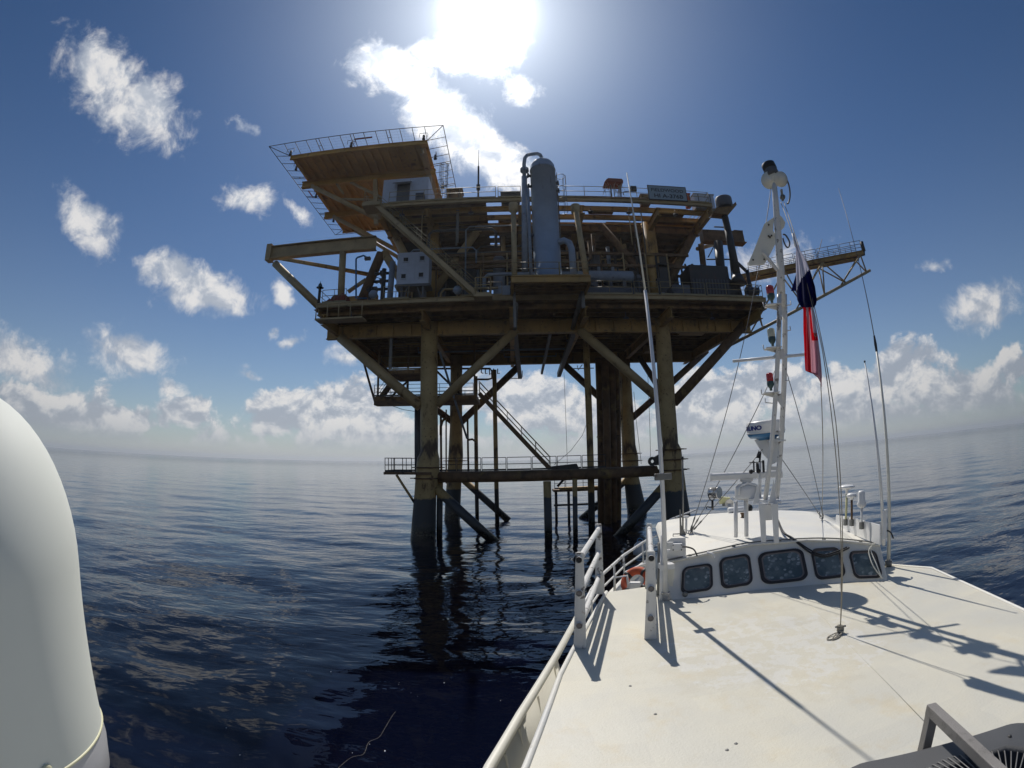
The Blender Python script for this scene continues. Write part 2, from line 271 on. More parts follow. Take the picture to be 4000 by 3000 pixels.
# ---------------------------------------------------------------- mesh helpers
def frame(d, up=None):
    d = d.normalized(); up = Vector(up) if up is not None else Vector((0, 0, 1))
    if abs(d.dot(up)) > .985: up = Vector((0, 1, 0)) if abs(d.y) < .9 else Vector((1, 0, 0))
    a = d.cross(up).normalized(); return a, a.cross(d).normalized()
class MB:
    def __init__(s): s.v = []; s.f = []; s.sm = []; s.mi = []; s.cur = 0
    def add(s, vs, fs, smooth=False):
        o = len(s.v); s.v += [Vector(x) for x in vs]
        for f in fs: s.f.append([i+o for i in f]); s.sm.append(smooth); s.mi.append(s.cur)
        return s
    def box(s, c, sz, yaw=0, ax=None):
        c = Vector(c)
        if ax is None: cy, sy = math.cos(R(yaw)), math.sin(R(yaw)); ax = (Vector((cy, sy, 0)), Vector((-sy, cy, 0)), Vector((0, 0, 1)))
        h = [sz[i]/2 for i in range(3)]
        vs = [c+ax[0]*(i*h[0])+ax[1]*(j*h[1])+ax[2]*(k*h[2]) for k in (-1, 1) for j in (-1, 1) for i in (-1, 1)]
        return s.add(vs, [(0, 2, 3, 1), (4, 5, 7, 6), (0, 1, 5, 4), (2, 6, 7, 3), (0, 4, 6, 2), (1, 3, 7, 5)])
    def b2(s, a, b):                                                     # axis-aligned box between two corners
        return s.box([(a[i]+b[i])/2 for i in range(3)], [abs(a[i]-b[i]) for i in range(3)])
    def beam(s, a, b, wd, ht, up=None):
        a, b = Vector(a), Vector(b); x, y = frame(b-a, up); return s.box((a+b)/2, (wd, ht, (b-a).length), ax=(x, y, (b-a).normalized()))
    def ibeam(s, a, b, wd, ht, t=.05, up=None):
        a, b = Vector(a), Vector(b); x, y = frame(b-a, up)
        s.beam(a+y*(ht/2-t/2), b+y*(ht/2-t/2), wd, t, up); s.beam(a-y*(ht/2-t/2), b-y*(ht/2-t/2), wd, t, up)
        return s.beam(a, b, t, ht-2*t, up)
    def tube(s, a, b, r, r2=None, n=10, cap=True):
        return s.path([a, b], [r, r if r2 is None else r2], n, cap)
    def path(s, pts, r, n=8, cap=True):
        pts = [Vector(p) for p in pts]; rs = r if isinstance(r, (list, tuple)) else [r]*len(pts)
        o = len(s.v); x = None
        for i, p in enumerate(pts):
            d = (pts[min(i+1, len(pts)-1)]-pts[max(i-1, 0)])
            if d.length < 1e-9: d = Vector((0, 0, 1))
            d.normalize()
            if x is None: x, y = frame(d)
            else: x = (x-d*x.dot(d)).normalized(); y = x.cross(d)*-1; y = d.cross(x)
            y = d.cross(x)
            for k in range(n):
                t = 2*math.pi*k/n; s.v.append(p+x*(math.cos(t)*rs[i])+y*(math.sin(t)*rs[i]))
        for i in range(len(pts)-1):
            for k in range(n):
                k2 = (k+1) % n; s.f.append([o+i*n+k, o+i*n+k2, o+(i+1)*n+k2, o+(i+1)*n+k]); s.sm.append(True); s.mi.append(s.cur)
        if cap:
            s.f.append([o+k for k in range(n)][::-1]); s.sm.append(False); s.mi.append(s.cur)
            m = o+(len(pts)-1)*n; s.f.append([m+k for k in range(n)]); s.sm.append(False); s.mi.append(s.cur)
        return s
    def lathe(s, prof, base, axis=(0, 0, 1), n=24):
        base = Vector(base); d = Vector(axis).normalized(); x, y = frame(d); o = len(s.v)
        for (r, z) in prof:
            for k in range(n):
                t = 2*math.pi*k/n; s.v.append(base+d*z+x*(math.cos(t)*max(r, 1e-4))+y*(math.sin(t)*max(r, 1e-4)))
        for i in range(len(prof)-1):
            for k in range(n):
                k2 = (k+1) % n; s.f.append([o+i*n+k, o+i*n+k2, o+(i+1)*n+k2, o+(i+1)*n+k]); s.sm.append(True); s.mi.append(s.cur)
        return s
    def prism(s, pts, ext):
        pts = [Vector(p) for p in pts]; e = Vector(ext); n = len(pts)
        return s.add(pts+[p+e for p in pts], [list(range(n))[::-1], list(range(n, 2*n))]+[[i, (i+1) % n, n+(i+1) % n, n+i] for i in range(n)])
    def grid(s, rows, smooth=True):
        nr, nc = len(rows), len(rows[0])
        return s.add([p for r_ in rows for p in r_], [(i*nc+j, i*nc+j+1, (i+1)*nc+j+1, (i+1)*nc+j) for i in range(nr-1) for j in range(nc-1)], smooth)
    def torus(s, c, axis, R1, r, n=32, m=8, a0=0, a1=360):
        c = Vector(c); x, y = frame(Vector(axis)); full = abs(a1-a0) >= 359
        pts = [c+x*(math.cos(R(a0+(a1-a0)*i/n))*R1)+y*(math.sin(R(a0+(a1-a0)*i/n))*R1) for i in range(n+1)]
        return s.path(pts, r, m, cap=not full)
    def rail(s, pts, h=1.07, sp=1.7, r=.026, toe=True, mids=(.55,), post=None):
        pts = [Vector(p) for p in pts]; up = Vector((0, 0, 1))
        for a, b in zip(pts, pts[1:]):
            L = (b-a).length; k = max(1, round(L/sp))
            for i in range(k+1): q = a.lerp(b, i/k); s.tube(q, q+up*h, r, n=5)
            for f in (1.0,)+tuple(mids): s.tube(a+up*(h*f), b+up*(h*f), r, n=5)
            if toe: s.beam(a+up*.08, b+up*.08, .02, .13)
        return s
    def build(s, name, m, parent=None, bevel=0, **k):
        me = bpy.data.meshes.new(name); loc = Vector(parent.get('_w', (0, 0, 0))) if parent else Vector((0, 0, 0))
        base = k.pop('base', None)
        if base is not None: loc_self = Vector(base)-loc
        else: loc_self = Vector((0, 0, 0))
        off = loc+loc_self
        me.from_pydata([v-off for v in s.v], [], s.f); me.update()
        me.polygons.foreach_set('use_smooth', s.sm); me.polygons.foreach_set('material_index', s.mi)
        bm = bmesh.new(); bm.from_mesh(me); bmesh.ops.recalc_face_normals(bm, faces=bm.faces); bm.to_mesh(me); bm.free()
        for x in (m if isinstance(m, (list, tuple)) else [m]): me.materials.append(M[x] if isinstance(x, str) else x)
        o = bpy.data.objects.new(name, me); col.objects.link(o); o.location = loc_self; o['_w'] = tuple(off)
        if parent: o.parent = parent
        if bevel:
            bv = o.modifiers.new('bevel', 'BEVEL'); bv.width = bevel; bv.segments = 2; bv.limit_method = 'ANGLE'; bv.angle_limit = R(40); bv.harden_normals = False
        if k: tag(o, **k)
        return o
def each(mb, name, m, parent=None, **k):                                   # every loose piece of a collected mesh becomes a part of its own
    n = len(mb.v); par = list(range(n))
    def fi(a):
        while par[a] != a: par[a] = par[par[a]]; a = par[a]
        return a
    for f in mb.f:
        for b in f[1:]: par[fi(f[0])] = fi(b)
    gr = {}
    for q, f in enumerate(mb.f): gr.setdefault(fi(f[0]), []).append(q)
    for r_, fs in gr.items():
        s = MB(); ix = {}
        for q in fs:
            for v in mb.f[q]:
                if v not in ix: ix[v] = len(s.v); s.v.append(mb.v[v])
            s.f.append([ix[v] for v in mb.f[q]]); s.sm.append(mb.sm[q]); s.mi.append(mb.mi[q])
        s.build(name, m, parent, **k)
def tag(o, label=None, cat=None, group=None, kind=None):
    for a, b in (('label', label), ('category', cat), ('group', group), ('kind', kind)):
        if b: o[a] = b
    return o
def thing(name, loc, label, cat, group=None):
    o = bpy.data.objects.new(name, None); col.objects.link(o); o.location = loc; o.empty_display_size = .2; o['_w'] = tuple(loc)
    return tag(o, label, cat, group)
def text(body, size, origin, xdir, ydir, m, parent, name, depth=.004, sx=1.0, bold=0.0, warp=None):
    cu = bpy.data.curves.new(name, 'FONT'); cu.body = body; cu.size = size; cu.extrude = depth; cu.offset = bold; cu.align_x = 'CENTER'; cu.align_y = 'CENTER'
    tmp = bpy.data.objects.new('tmp', cu); col.objects.link(tmp); dg = bpy.context.evaluated_depsgraph_get()
    me = bpy.data.meshes.new_from_object(tmp.evaluated_get(dg)); bpy.data.objects.remove(tmp)
    xd, yd = Vector(xdir).normalized(), Vector(ydir).normalized(); zd = xd.cross(yd); mb = MB(); org = Vector(origin)
    pts = [(v.co.x*sx, v.co.y, v.co.z) for v in me.vertices]
    mb.add([warp(*p) if warp else org+xd*p[0]+yd*p[1]+zd*p[2] for p in pts], [list(p.vertices) for p in me.polygons])
    bpy.data.meshes.remove(me)
    return mb.build(name, m, parent)
UP = Vector((0, 0, 1))
# ---------------------------------------------------------------- sea
def sea():
    import numpy as np
    rs = np.concatenate([np.linspace(2.0, 14, 100), np.geomspace(14.15, 60, 210)[0:], np.geomspace(61, 400, 150), np.geomspace(410, 6000, 40)])
    th = np.radians(np.concatenate([np.linspace(-78, 78, 430), np.linspace(79.5, 280.5, 120)]))
    rr, tt = np.meshgrid(rs, th, indexing='ij'); x = rr*np.sin(tt); y = rr*np.cos(tt)
    z = np.zeros_like(x); rng = np.random.RandomState(4)
    for i in range(46):
        lam = .34*1.088**i; a = math.radians(78+rng.normal()*30); k = 2*math.pi/lam; ph = rng.rand()*6.28
        amp = .0024*lam**.82*rng.uniform(.6, 1.3)
        fade = np.clip(1.25-rr/(lam*34), 0, 1)
        z += amp*fade*np.sin(k*(x*math.cos(a)+y*math.sin(a))+ph+.8*np.sin(k*.31*(x*math.sin(a)-y*math.cos(a))+ph*3))
    z *= np.clip((rr-1)/4, 0, 1)
    n, m = x.shape
    v = np.stack([x, y, z], -1).reshape(-1, 3)
    idx = np.arange(n*m).reshape(n, m); nx = np.roll(idx, -1, axis=1)
    f = np.stack([idx[:-1], nx[:-1], nx[1:], idx[1:]], -1).reshape(-1, 4)
    me = bpy.data.meshes.new('sea'); me.vertices.add(len(v)); me.vertices.foreach_set('co', v.ravel())
    me.loops.add(f.size); me.loops.foreach_set('vertex_index', f.ravel().astype('i')); me.polygons.add(len(f))
    me.polygons.foreach_set('loop_start', np.arange(0, f.size, 4).astype('i')); me.polygons.foreach_set('use_smooth', np.ones(len(f), bool)); me.update(calc_edges=True)
    me.flip_normals() if me.polygons[0].normal.z < 0 else None
    mt = bpy.data.materials.new('sea_water'); mt.use_nodes = True; t = mt.node_tree; q = G(t); b = t.nodes['Principled BSDF']
    p = q.n('ShaderNodeNewGeometry').outputs['Position']
    dist = q.v('LENGTH', p)
    pa = q.v('MULTIPLY', p, (.42, 1.0, 1)); patch = q.noise(q.v('MULTIPLY', p, (.35, 1, 1)), .045, 4, .55, .6)
    n1 = q.noise(pa, 2.0, 2.5, .5, .6); n2 = q.noise(q.v('ADD', pa, (5, 3, 0)), .42, 4, .5, .4); n3 = q.noise(q.v('MULTIPLY', p, (.3, 1, 1)), .09, 4, .55, .3)
    hgt = q.m('ADD', q.m('MULTIPLY', q.m('MULTIPLY', n1, .085), q.m('MULTIPLY', q.ramp(dist, 6, 22, .45, 1), q.ramp(dist, 30, 260, 1, .5))), q.m('ADD', q.m('MULTIPLY', n2, .22), q.m('MULTIPLY', n3, .38)))
    bp = q.n('ShaderNodeBump'); bp.inputs['Distance'].default_value = 1.0
    q._in(bp.inputs['Strength'], q.m('MULTIPLY', q.ramp(patch, .36, .62, .38, .70), q.ramp(dist, 60, 900, .72, .28)))
    q._in(bp.inputs['Height'], hgt); t.links.new(bp.outputs[0], b.inputs['Normal'])
    b.inputs['Base Color'].default_value = (.0022, .0036, .0120, 1); b.inputs['IOR'].default_value = 1.333
    q._in(b.inputs['Roughness'], q.ramp(dist, 20, 900, .012, .13))
    b.inputs['Specular IOR Level'].default_value = .5
    me.materials.append(mt)
    o = bpy.data.objects.new('sea', me); col.objects.link(o); o['kind'] = 'structure'
sea()

def haze():  # thin air volume added to veil the dark steel like lens glare
    mb = MB(); mb.b2((-6300, -6300, -3), (6300, 6300, 37.5)); o = mb.build('haze', [], None); o['kind'] = 'stuff'
    m = bpy.data.materials.new('haze_veil'); m.use_nodes = True; t = m.node_tree; t.nodes.remove(t.nodes['Principled BSDF'])
    v = t.nodes.new('ShaderNodeVolumePrincipled'); v.inputs['Color'].default_value = (.93, .96, 1, 1); v.inputs['Density'].default_value = HAZE_D; v.inputs['Anisotropy'].default_value = .62
    t.links.new(v.outputs[0], t.nodes['Material Output'].inputs['Volume']); o.data.materials.append(m)
if HAZE_D: haze()
# ---------------------------------------------------------------- offshore platform
YF, YB, LFY, LBY = 33.0, 52.0, 36.7, 49.0
pf = thing('offshore_platform', (2.9, 42.8, 0), 'big rusty yellow steel platform on four legs standing in the sea', 'offshore platform')
def leg(yd, rows, rings=()):
    pts, rs = [], []
    for (y, xl, xr) in rows:
        a, b = Y(xl, y, yd), Y(xr, y, yd); pts.append((a+b)/2); rs.append((b-a).length/2)
    d = (pts[-1]-pts[-2]).normalized(); pts.append(pts[-1]+d*2.5); rs.append(rs[-1])
    up = (pts[0]-pts[1]).normalized(); top = pts[0]+up*((17.3-pts[0].z)/up.z); pts.insert(0, top); rs.insert(0, rs[0])
    o = MB().path(pts, rs, 28).build('leg', 'leg', pf, base=(pts[0].x, pts[0].y, 8))
    for (yy, xc, ex) in rings:                                            # clamp rings welded round the leg
        c = Y(xc, yy, yd); mb = MB(); mb.lathe([(.86, -.05), (1.02, -.05), (1.02, .05), (.86, .05)], c, n=26)
        for a in range(0, 360, 60): mb.prism([c+Vector((math.cos(R(a+e))*rr, math.sin(R(a+e))*rr, -.04)) for rr, e in ((.95, -7), (1.0+ex, -5), (1.0+ex, 5), (.95, 7))], (0, 0, .07))
        mb.build('clamp_ring', 'rusty', o)
    return pts, rs
FL = leg(LFY, [(1507, 1643, 1709), (1702, 1643, 1711), (1764, 1644, 1711), (1795, 1630, 1718), (1860, 1624, 1716), (1923, 1620, 1704), (2108, 1604, 1702)], [(1826, 1672, .32), (1868, 1668, .34)])
FR = leg(LFY, [(1285, 2560, 2615), (1600, 2574, 2638), (1735, 2589, 2648), (1757, 2588, 2659), (1826, 2587, 2667), (1923, 2590, 2679), (2040, 2598, 2698)], [(1756, 2622, .3), (1795, 2628, .3), (1835, 2632, .32)])
BL = leg(LBY, [(1450, 1760, 1806), (1670, 1757, 1806), (1780, 1752, 1809), (1870, 1746, 1803), (2030, 1735, 1797)], [(1800, 1780, .3)])
BR = leg(LBY, [(1440, 2414, 2462), (1635, 2424, 2475), (1740, 2430, 2482), (1785, 2430, 2492), (1868, 2438, 2495), (2015, 2452, 2528)], [(1772, 2460, .3), (1800, 2462, .3)])
def brace(a, b, r, m='yellow2'): MB().tube(a, b, r, n=16).build('brace', m, pf)
# knee braces that carry the deck overhang
Fq = lambda x, y: Y(x, y, LFY)
Bq = lambda x, y: Y(x, y, LBY)
brace(Fq(1642, 1588), Fq(1330, 1318), .42); brace(Fq(1706, 1583), Fq(2018, 1287), .36)
brace(Fq(2578, 1563), Fq(2262, 1288), .38); brace(Fq(2632, 1572), Fq(2905, 1270), .42, 'rusty')
brace(Bq(1800, 1650), Bq(2025, 1432), .36, 'rusty'); brace(Bq(1770, 1650), Bq(1655, 1560), .34, 'rusty')
brace(Bq(2440, 1645), Bq(2200, 1420), .36, 'rusty'); brace(Bq(2470, 1632), Bq(2760, 1370), .36, 'rusty')
brace(Vector((FR[0][2].x, LFY, Fq(2600, 1560).z)), Bq(2500, 1400), .3, 'rusty')
# jacket braces that go down into the water
brace(Fq(1700, 1905), Fq(1932, 2111)*1.0+Vector((.6, 0, -.7)), .38, 'leg'); brace(Fq(2600, 1893), Fq(2420, 2086)+Vector((-.6, 0, -.7)), .38, 'leg')
brace(Bq(1790, 1855), Bq(1964, 2008)+Vector((.6, 0, -.7)), .36, 'leg'); brace(Bq(2465, 1858), Bq(2290, 2003)+Vector((-.6, 0, -.7)), .36, 'leg')
brace(Vector((-6.9, LFY, 4.6)), Vector((-6.6, LBY, 4.9)), .36, 'leg'); brace(Vector((12.0, LFY, 4.6)), Vector((12.3, LBY, 4.9)), .36, 'leg')
# slender piles and risers between deck and sea
def pile(yd, x0, y0, x1, y1, wpx, m='leg', name='riser'):
    a, b = Y(x0, y0, yd), Y(x1, y1, yd); r = wpx/2/1850*(b-EYE).length
    MB().tube(a, b+(b-a).normalized()*1.5, r, n=12).build(name, m, pf)
pile(40.0, 2288, 1330, 2312, 2085, 26); pile(36.2, 2137, 1880, 2143, 2126, 30); pile(36.2, 2245, 1870, 2248, 2120, 19)
pile(48.4, 1931, 1445, 1942, 2026, 17); pile(48.4, 1858, 1470, 1864, 2032, 15); pile(37.2, 1719, 1880, 1716, 2114, 24)
pile(46.5, 1632, 1560, 1632, 1790, 26, 'greydark', 'riser'); pile(47, 1722, 1610, 1724, 1840, 9, 'rusty', 'riser'); pile(47, 1743, 1600, 1743, 1830, 6, 'rusty', 'riser'); pile(47, 1826, 1610, 1829, 1800, 8, 'rusty', 'riser')
MB().path([Y(1722, 1700, 47), Y(1722, 1665, 47), Y(1728, 1645, 47), Y(1742, 1632, 47)], .14, 10).build('riser', 'rusty', pf)
MB().path([Y(1830, 1718, 47), Y(1846, 1716, 47), Y(1856, 1724, 47), Y(1860, 1760, 47), Y(1862, 1800, 47)], .11, 10).build('riser', 'rusty', pf)
MB().tube(Y(1718, 1375, 40), Y(1824, 1712, 44), .1, n=8).build('riser', 'gpipe', pf)
# clustered well conductors
for (x0, x1, yw, wd, yd) in ((2337, 2349, 2045, 26, 44.5), (2362, 2374, 2056, 30, 43.5), (2388, 2398, 2050, 26, 44.2), (2405, 2416, 2036, 22, 45.5), (2352, 2360, 2030, 20, 47)):
    pile(yd, x0, 1400, x1, yw, wd, 'rusty', 'well_conductor')
mb = MB()
for (yy) in (1600, 1705, 1860): c = Y(2376, yy, 44.5); mb.box(c, (2.1, .9, .12))
each(mb, 'conductor_guide', 'rusty', pf)
mb = MB()                                                                 # ladder on the back right leg
for sx in (2418, 2427): mb.tube(Y(sx, 1470, 48), Y(sx+8, 1790, 48), .035, n=5)
for i in range(26): yy = 1475+i*12; mb.tube(Y(2418+i*.3, yy, 48), Y(2427+i*.3, yy, 48), .025, n=5)
mb.build('ladder', 'rail', pf)

# main (cellar) deck
XL, XR, ZD = -14.9, 20.6, 17.85
mb = MB(); mb.b2((XL, YF+.15, ZD-.12), (XR, YB, ZD)); mb.build('deck_plate', 'deckdark', pf)
mb = MB(); yy = YF+.95
while yy < YB: mb.ibeam((XL, yy, ZD-.30), (XR, yy, ZD-.30), .2, .34, .04); yy += 1.02
mb.build('joist', 'deckdark', pf)
mb = MB(); mb.ibeam((XL-.05, YF, ZD+.13), (XR+.05, YF, ZD+.13), .24, .38, .04); mb.build('edge_girder', 'yellow2', pf)
for x in (XL, XR): MB().ibeam((x, YF+.15, ZD-.2), (x, YB, ZD-.2), .25, .75, .05).build('edge_girder', 'yellow2', pf)
MB().ibeam((XL, YB, ZD-.2), (XR, YB, ZD-.2), .25, .75, .05).build('edge_girder', 'yellow2', pf)
for y in (LFY, LBY): MB().ibeam((XL-.6, y, ZD-1.06), (XR+.3, y, ZD-1.06), .5, 1.15, .06).build('girder', 'yellow', pf)
for x in (XL+.4, -6.6, .1, 5.6, 12.3, XR-.5): MB().ibeam((x, YF+.3, ZD-.92), (x, YB-.1, ZD-.92), .4, .86, .05).build('girder', 'yellow', pf)
mb = MB()                                                                 # stiffener plates on the front main girder
for i in range(24):
    x = XL+.8+i*1.5; mb.box((x, LFY-.14, ZD-1.06), (.03, .2, 1.0))
each(mb, 'stiffener', 'yellow', pf)
# hanging posts seen under the deck
for (a, b, rr) in ((Y(2011, 1290, 39), Y(2031, 1472, 51), .26), (Y(2243, 1290, 38), Y(2183, 1465, 50), .24), (Y(2150, 1300, 38), Y(2116, 1458, 51), .14)):
    MB().beam(a, b, rr*1.6, rr*1.9).build('underdeck_strut', 'steel', pf)
mb = MB(); mb.path([Y(1985, 1478, 51), Y(2038, 1478, 51), Y(2040, 1470, 51), Y(2040, 1448, 51)], .05, 6); mb.build('pipe_loop', 'gpipe', pf)
mb = MB(); mb.path([Y(2230, 1440, 50), Y(2320, 1438, 50)], .05, 6); mb.path([Y(2255, 1428, 50), Y(2258, 1446, 50), Y(2275, 1424, 50)], .05, 6); mb.build('pipe_loop', 'rusty', pf)
mb = MB(); mb.path([Y(1620, 1440, 50), Y(1915, 1440, 50), Y(1922, 1452, 50), Y(1922, 1478, 50), Y(1905, 1482, 50), Y(1865, 1482, 50)], .11, 8); mb.build('pipe_loop', 'rusty', pf)
mb = MB()
for k in range(5): mb.path([Y(1880+k*16, 1440, 50), Y(1880+k*16, 1456+(k % 3)*4, 50), Y(1888+k*16, 1458, 50)], .06, 6)
mb.build('pipe_loop', 'rusty', pf)
# row of rusty pads and random small services hung below the deck (pipes along the joists)
for i in range(9):
    x0 = random.uniform(-13, 8); y0 = random.uniform(38, 50); L_ = random.uniform(4, 11); z0 = ZD-random.uniform(.75, 1.5)
    MB().path([(x0, y0, ZD-.5), (x0, y0, z0), (x0+L_, y0, z0), (x0+L_, y0, ZD-.5)], random.uniform(.05, .13), 8).build('service_pipe', random.choice(['gpipe', 'rusty', 'yellow']), pf)
MB().b2((15.2, 39.0, ZD-1.0), (17.6, 40.2, ZD-.55)).build('drip_tray', 'yellow', pf)
MB().b2((13.6, 45.5, ZD-1.2), (15.6, 46.6, ZD-.55)).build('drip_tray', 'yellow', pf)
# columns between the decks and their braces
ZT = 26.25
for (x, y, r) in ((-6.55, LFY, .55), (12.3, LFY, .62), (-6.4, LBY, .5), (12.3, LBY, .5)): MB().tube((x, y, ZD), (x, y, ZT), r, n=18).build('column', 'yellow', pf)
brace((16.9, LFY, 26.0), (12.6, LFY, 19.0), .38, 'rusty'); brace((8.0, LFY, 26.0), (12.0, LFY, 20.5), .34, 'rusty'); brace((-10.2, LFY, 26.0), (-6.9, LFY, 19.4), .34); brace((-2.4, LFY, 26), (-6.2, LFY, 20.2), .34)
brace((1.6, 37.5, 25.8), (7.2, 38, 19.5), .22, 'rusty'); brace((10.5, 38, 22.5), (6.4, 38, 18.8), .2, 'rusty')
# top deck
TL, TR, TB = -10.6, 17.1, 50.0
MB().ibeam((TL, YF, ZT+.13), (TR, YF, ZT+.13), .26, .36, .04).build('edge_girder', 'yellow2', pf)
for x in (TL, TR): MB().ibeam((x, YF+.15, ZT-.05), (x, TB, ZT-.05), .25, .7, .05).build('edge_girder', 'yellow2', pf)
mb = MB(); yy = YF+1.25; k = 0
while yy < TB:
    MB().ibeam((TL+.15, yy, ZT+.0), (TR-.15, yy, ZT+.0), .24, .42, .05).build('joist', 'yellow' if yy < 38 else 'rusty', pf); yy += 1.45  # sunlit front joists yellow, rear ones darkened with rust colour for shade
for x in (TL+.3, -6.55, 1.0, 5.9, 12.3, TR-.4): MB().ibeam((x, YF+.3, ZT-.60), (x, TB, ZT-.60), .4, .75, .05).build('girder', 'yellow', pf)
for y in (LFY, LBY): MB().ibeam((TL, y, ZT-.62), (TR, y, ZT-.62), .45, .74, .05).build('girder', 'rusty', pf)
mb = MB(); rnd = random.Random(3)
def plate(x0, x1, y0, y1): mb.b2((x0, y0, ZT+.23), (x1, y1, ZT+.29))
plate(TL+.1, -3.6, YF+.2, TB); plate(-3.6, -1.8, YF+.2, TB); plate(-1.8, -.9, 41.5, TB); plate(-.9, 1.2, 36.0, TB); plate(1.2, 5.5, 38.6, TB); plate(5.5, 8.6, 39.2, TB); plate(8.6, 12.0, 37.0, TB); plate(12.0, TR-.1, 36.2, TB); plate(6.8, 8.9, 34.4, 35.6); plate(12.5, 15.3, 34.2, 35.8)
mb.build('deck_plate', 'rusty', pf)  # rust colour also puts the underside's shade into the plates
mb = MB(); mb.rail([(TL+.9, YF, ZT+.33), (-1.0, YF, ZT+.33)], sp=2.6); mb.rail([(-.8, YF, ZT+.33), (1.0, YF, ZT+.33)], sp=2.2); mb.build('railing', 'rail', pf)
mb = MB(); mb.rail([(3.9, YF, ZT+.33), (8.4, YF, ZT+.33)], sp=2.1); mb.build('railing', 'rail', pf)
mb = MB(); mb.rail([(8.6, YF, ZT+.33), (12.4, YF, ZT+.33)], sp=2.3); mb.build('railing', 'rail', pf)
mb = MB(); mb.rail([(12.6, YF, ZT+.33), (16.9, YF, ZT+.33), (16.9, 40, ZT+.33)], sp=2.1); mb.build('railing', 'rail', pf)
MB().tube((6.0, YF+.02, ZT+.40), (12.4, YF+.02, ZT+.40), .04, n=6).build('kick_pipe', 'red', pf)
# main-deck railings
zr = ZD+.33
for xs in ((-14.6, -12.6), (-9.6, -7.6), (-3.7, -.6)):
    MB().rail([(xs[0], YF, zr), (xs[1], YF, zr)], sp=1.3).build('railing', 'rail', pf)
for xs in ((5.7, 9.2), (9.4, 11.3), (11.5, 15.2), (15.4, 20.4)):
    MB().rail([(xs[0], YF, zr), (xs[1], YF, zr)], sp=1.8).build('railing', 'rail', pf)
MB().rail([(20.4, YF, zr), (20.5, YB, zr)], sp=2).build('railing', 'rail', pf)
MB().rail([(-14.8, YF, zr), (-14.8, 42, zr)], sp=2).build('railing', 'rail', pf)
MB().rail([(-14.5, YB-.1, zr), (12, YB-.1, zr)], sp=2).build('railing', 'rail', pf)
# step-down walkway at the front left corner
zl = Y(1320, 1243, YF-.3).z
mb = MB(); mb.b2((-14.85, YF-.55, zl-.12), (-11.0, YF+.6, zl)); mb.build('walkway', 'yellow2', pf)
MB().rail([(-14.8, YF-.5, zl), (-11.05, YF-.5, zl)], h=1.15, sp=.95, r=.045, mids=(), toe=False).build('railing', 'yellow2', pf)
# vessel platform that juts out of the front
ZV = 18.5; YV = 30.2
mb = MB(); mb.b2((.15, YV+.1, ZV-.1), (5.5, YF-.13, ZV-.02)); y = YV+.6
while y < YF-.2: mb.ibeam((.2, y, ZV-.26), (5.45, y, ZV-.26), .16, .3, .04); y += .62
mb.build('deck_plate', 'deckdark', pf)
mb = MB(); mb.ibeam((.1, YV, ZV-.2), (5.55, YV, ZV-.2), .25, .5, .05); mb.build('edge_girder', 'yellow', pf)
for x in (.15, 5.5): MB().ibeam((x, YV+.13, ZV-.2), (x, YF-.13, ZV-.2), .2, .5, .05).build('edge_girder', 'yellow', pf)
MB().rail([(.2, YF-.3, ZV), (.2, YV, ZV), (3.4, YV, ZV)], sp=1.6).build('railing', 'rail', pf)
MB().rail([(3.45, YV, ZV), (5.45, YV, ZV), (5.45, YF-.3, ZV)], sp=1.6).build('railing', 'rail', pf)
mb = MB(); a, b = Y(2006, 820, YF-.6), Y(2010, 1078, YV+.4); mb.tube(a, b, .2, n=12); mb.lathe([(.2, 0), (.36, .1), (.36, .75), (.2, .8)], a-UP*.2, n=14); mb.build('column', 'yellow2', pf)
mb = MB(); a, b = Y(2248, 815, YF-.4), Y(2290, 1072, YV+.5); mb.tube(a, b, .22, n=12); mb.lathe([(.2, 0), (.36, .1), (.36, .8), (.2, .85)], a-UP*.5, n=14); mb.build('column', 'yellow2', pf)
MB().box((.3, YF-.5, ZV-1.6), (.2, .2, 2.7)).build('column', 'steel', pf); MB().box((5.3, YF-.5, ZV-.9), (.24, .2, 1.3)).build('column', 'steel', pf)
brace((5.2, YF-.5, 17.9), (5.0, LFY, 16.6), .18, 'steel'); brace((.4, YF-.5, 17.3), (.3, LFY, 16.5), .18, 'steel')

# long outside stair on the front face
def stair(a, b, wd, m='yellow2', tread=.26, rail_h=1.05, side=Vector((0, 1, 0)), name='staircase'):
    a, b = Vector(a), Vector(b); mb = MB(); s = side.normalized()*wd
    for o in (Vector(), s): mb.beam(a+o, b+o, .09, .34)
    L = (b-a).length; n = int(L/tread)
    for i in range(1, n): q = a.lerp(b, i/n); mb.box(q+s/2+UP*.05, ((.27 if abs(side.y) > .5 else wd-.1), (wd-.1 if abs(side.y) > .5 else .27), .035))
    o_ = mb.build(name, m, pf)
    mb = MB()
    for o in (Vector(), s):
        k = max(2, int(L/1.5))
        for i in range(k+1): q = a.lerp(b, i/k)+o; mb.tube(q, q+UP*rail_h, .026, n=5)
        for f in (1.0, .55): mb.tube(a+o+UP*rail_h*f, b+o+UP*rail_h*f, .026, n=5)
    mb.build('handrail', 'rail', o_); return o_
stair(Y(1470, 800, 32.2), Y(1862, 1150, 32.2), .9)
mb = MB(); mb.b2((-11.6, 31.9, 25.9), (-10.1, 33.4, 26.2)); mb.rail([(-11.5, 33.2, 26.2), (-11.5, 32.0, 26.2), (-10.4, 32.0, 26.2)], sp=.8); mb.build('stair_landing', 'yellow2', pf)
mb = MB(); mb.b2((-2.6, 31.9, 17.75), (-1.3, 33, 17.95)); mb.rail([(-2.5, 32, 17.95), (-1.4, 32, 17.95), (-1.4, 32.9, 17.95)], h=1.3, sp=1.0, r=.04); mb.build('stair_landing', 'yellow2', pf)

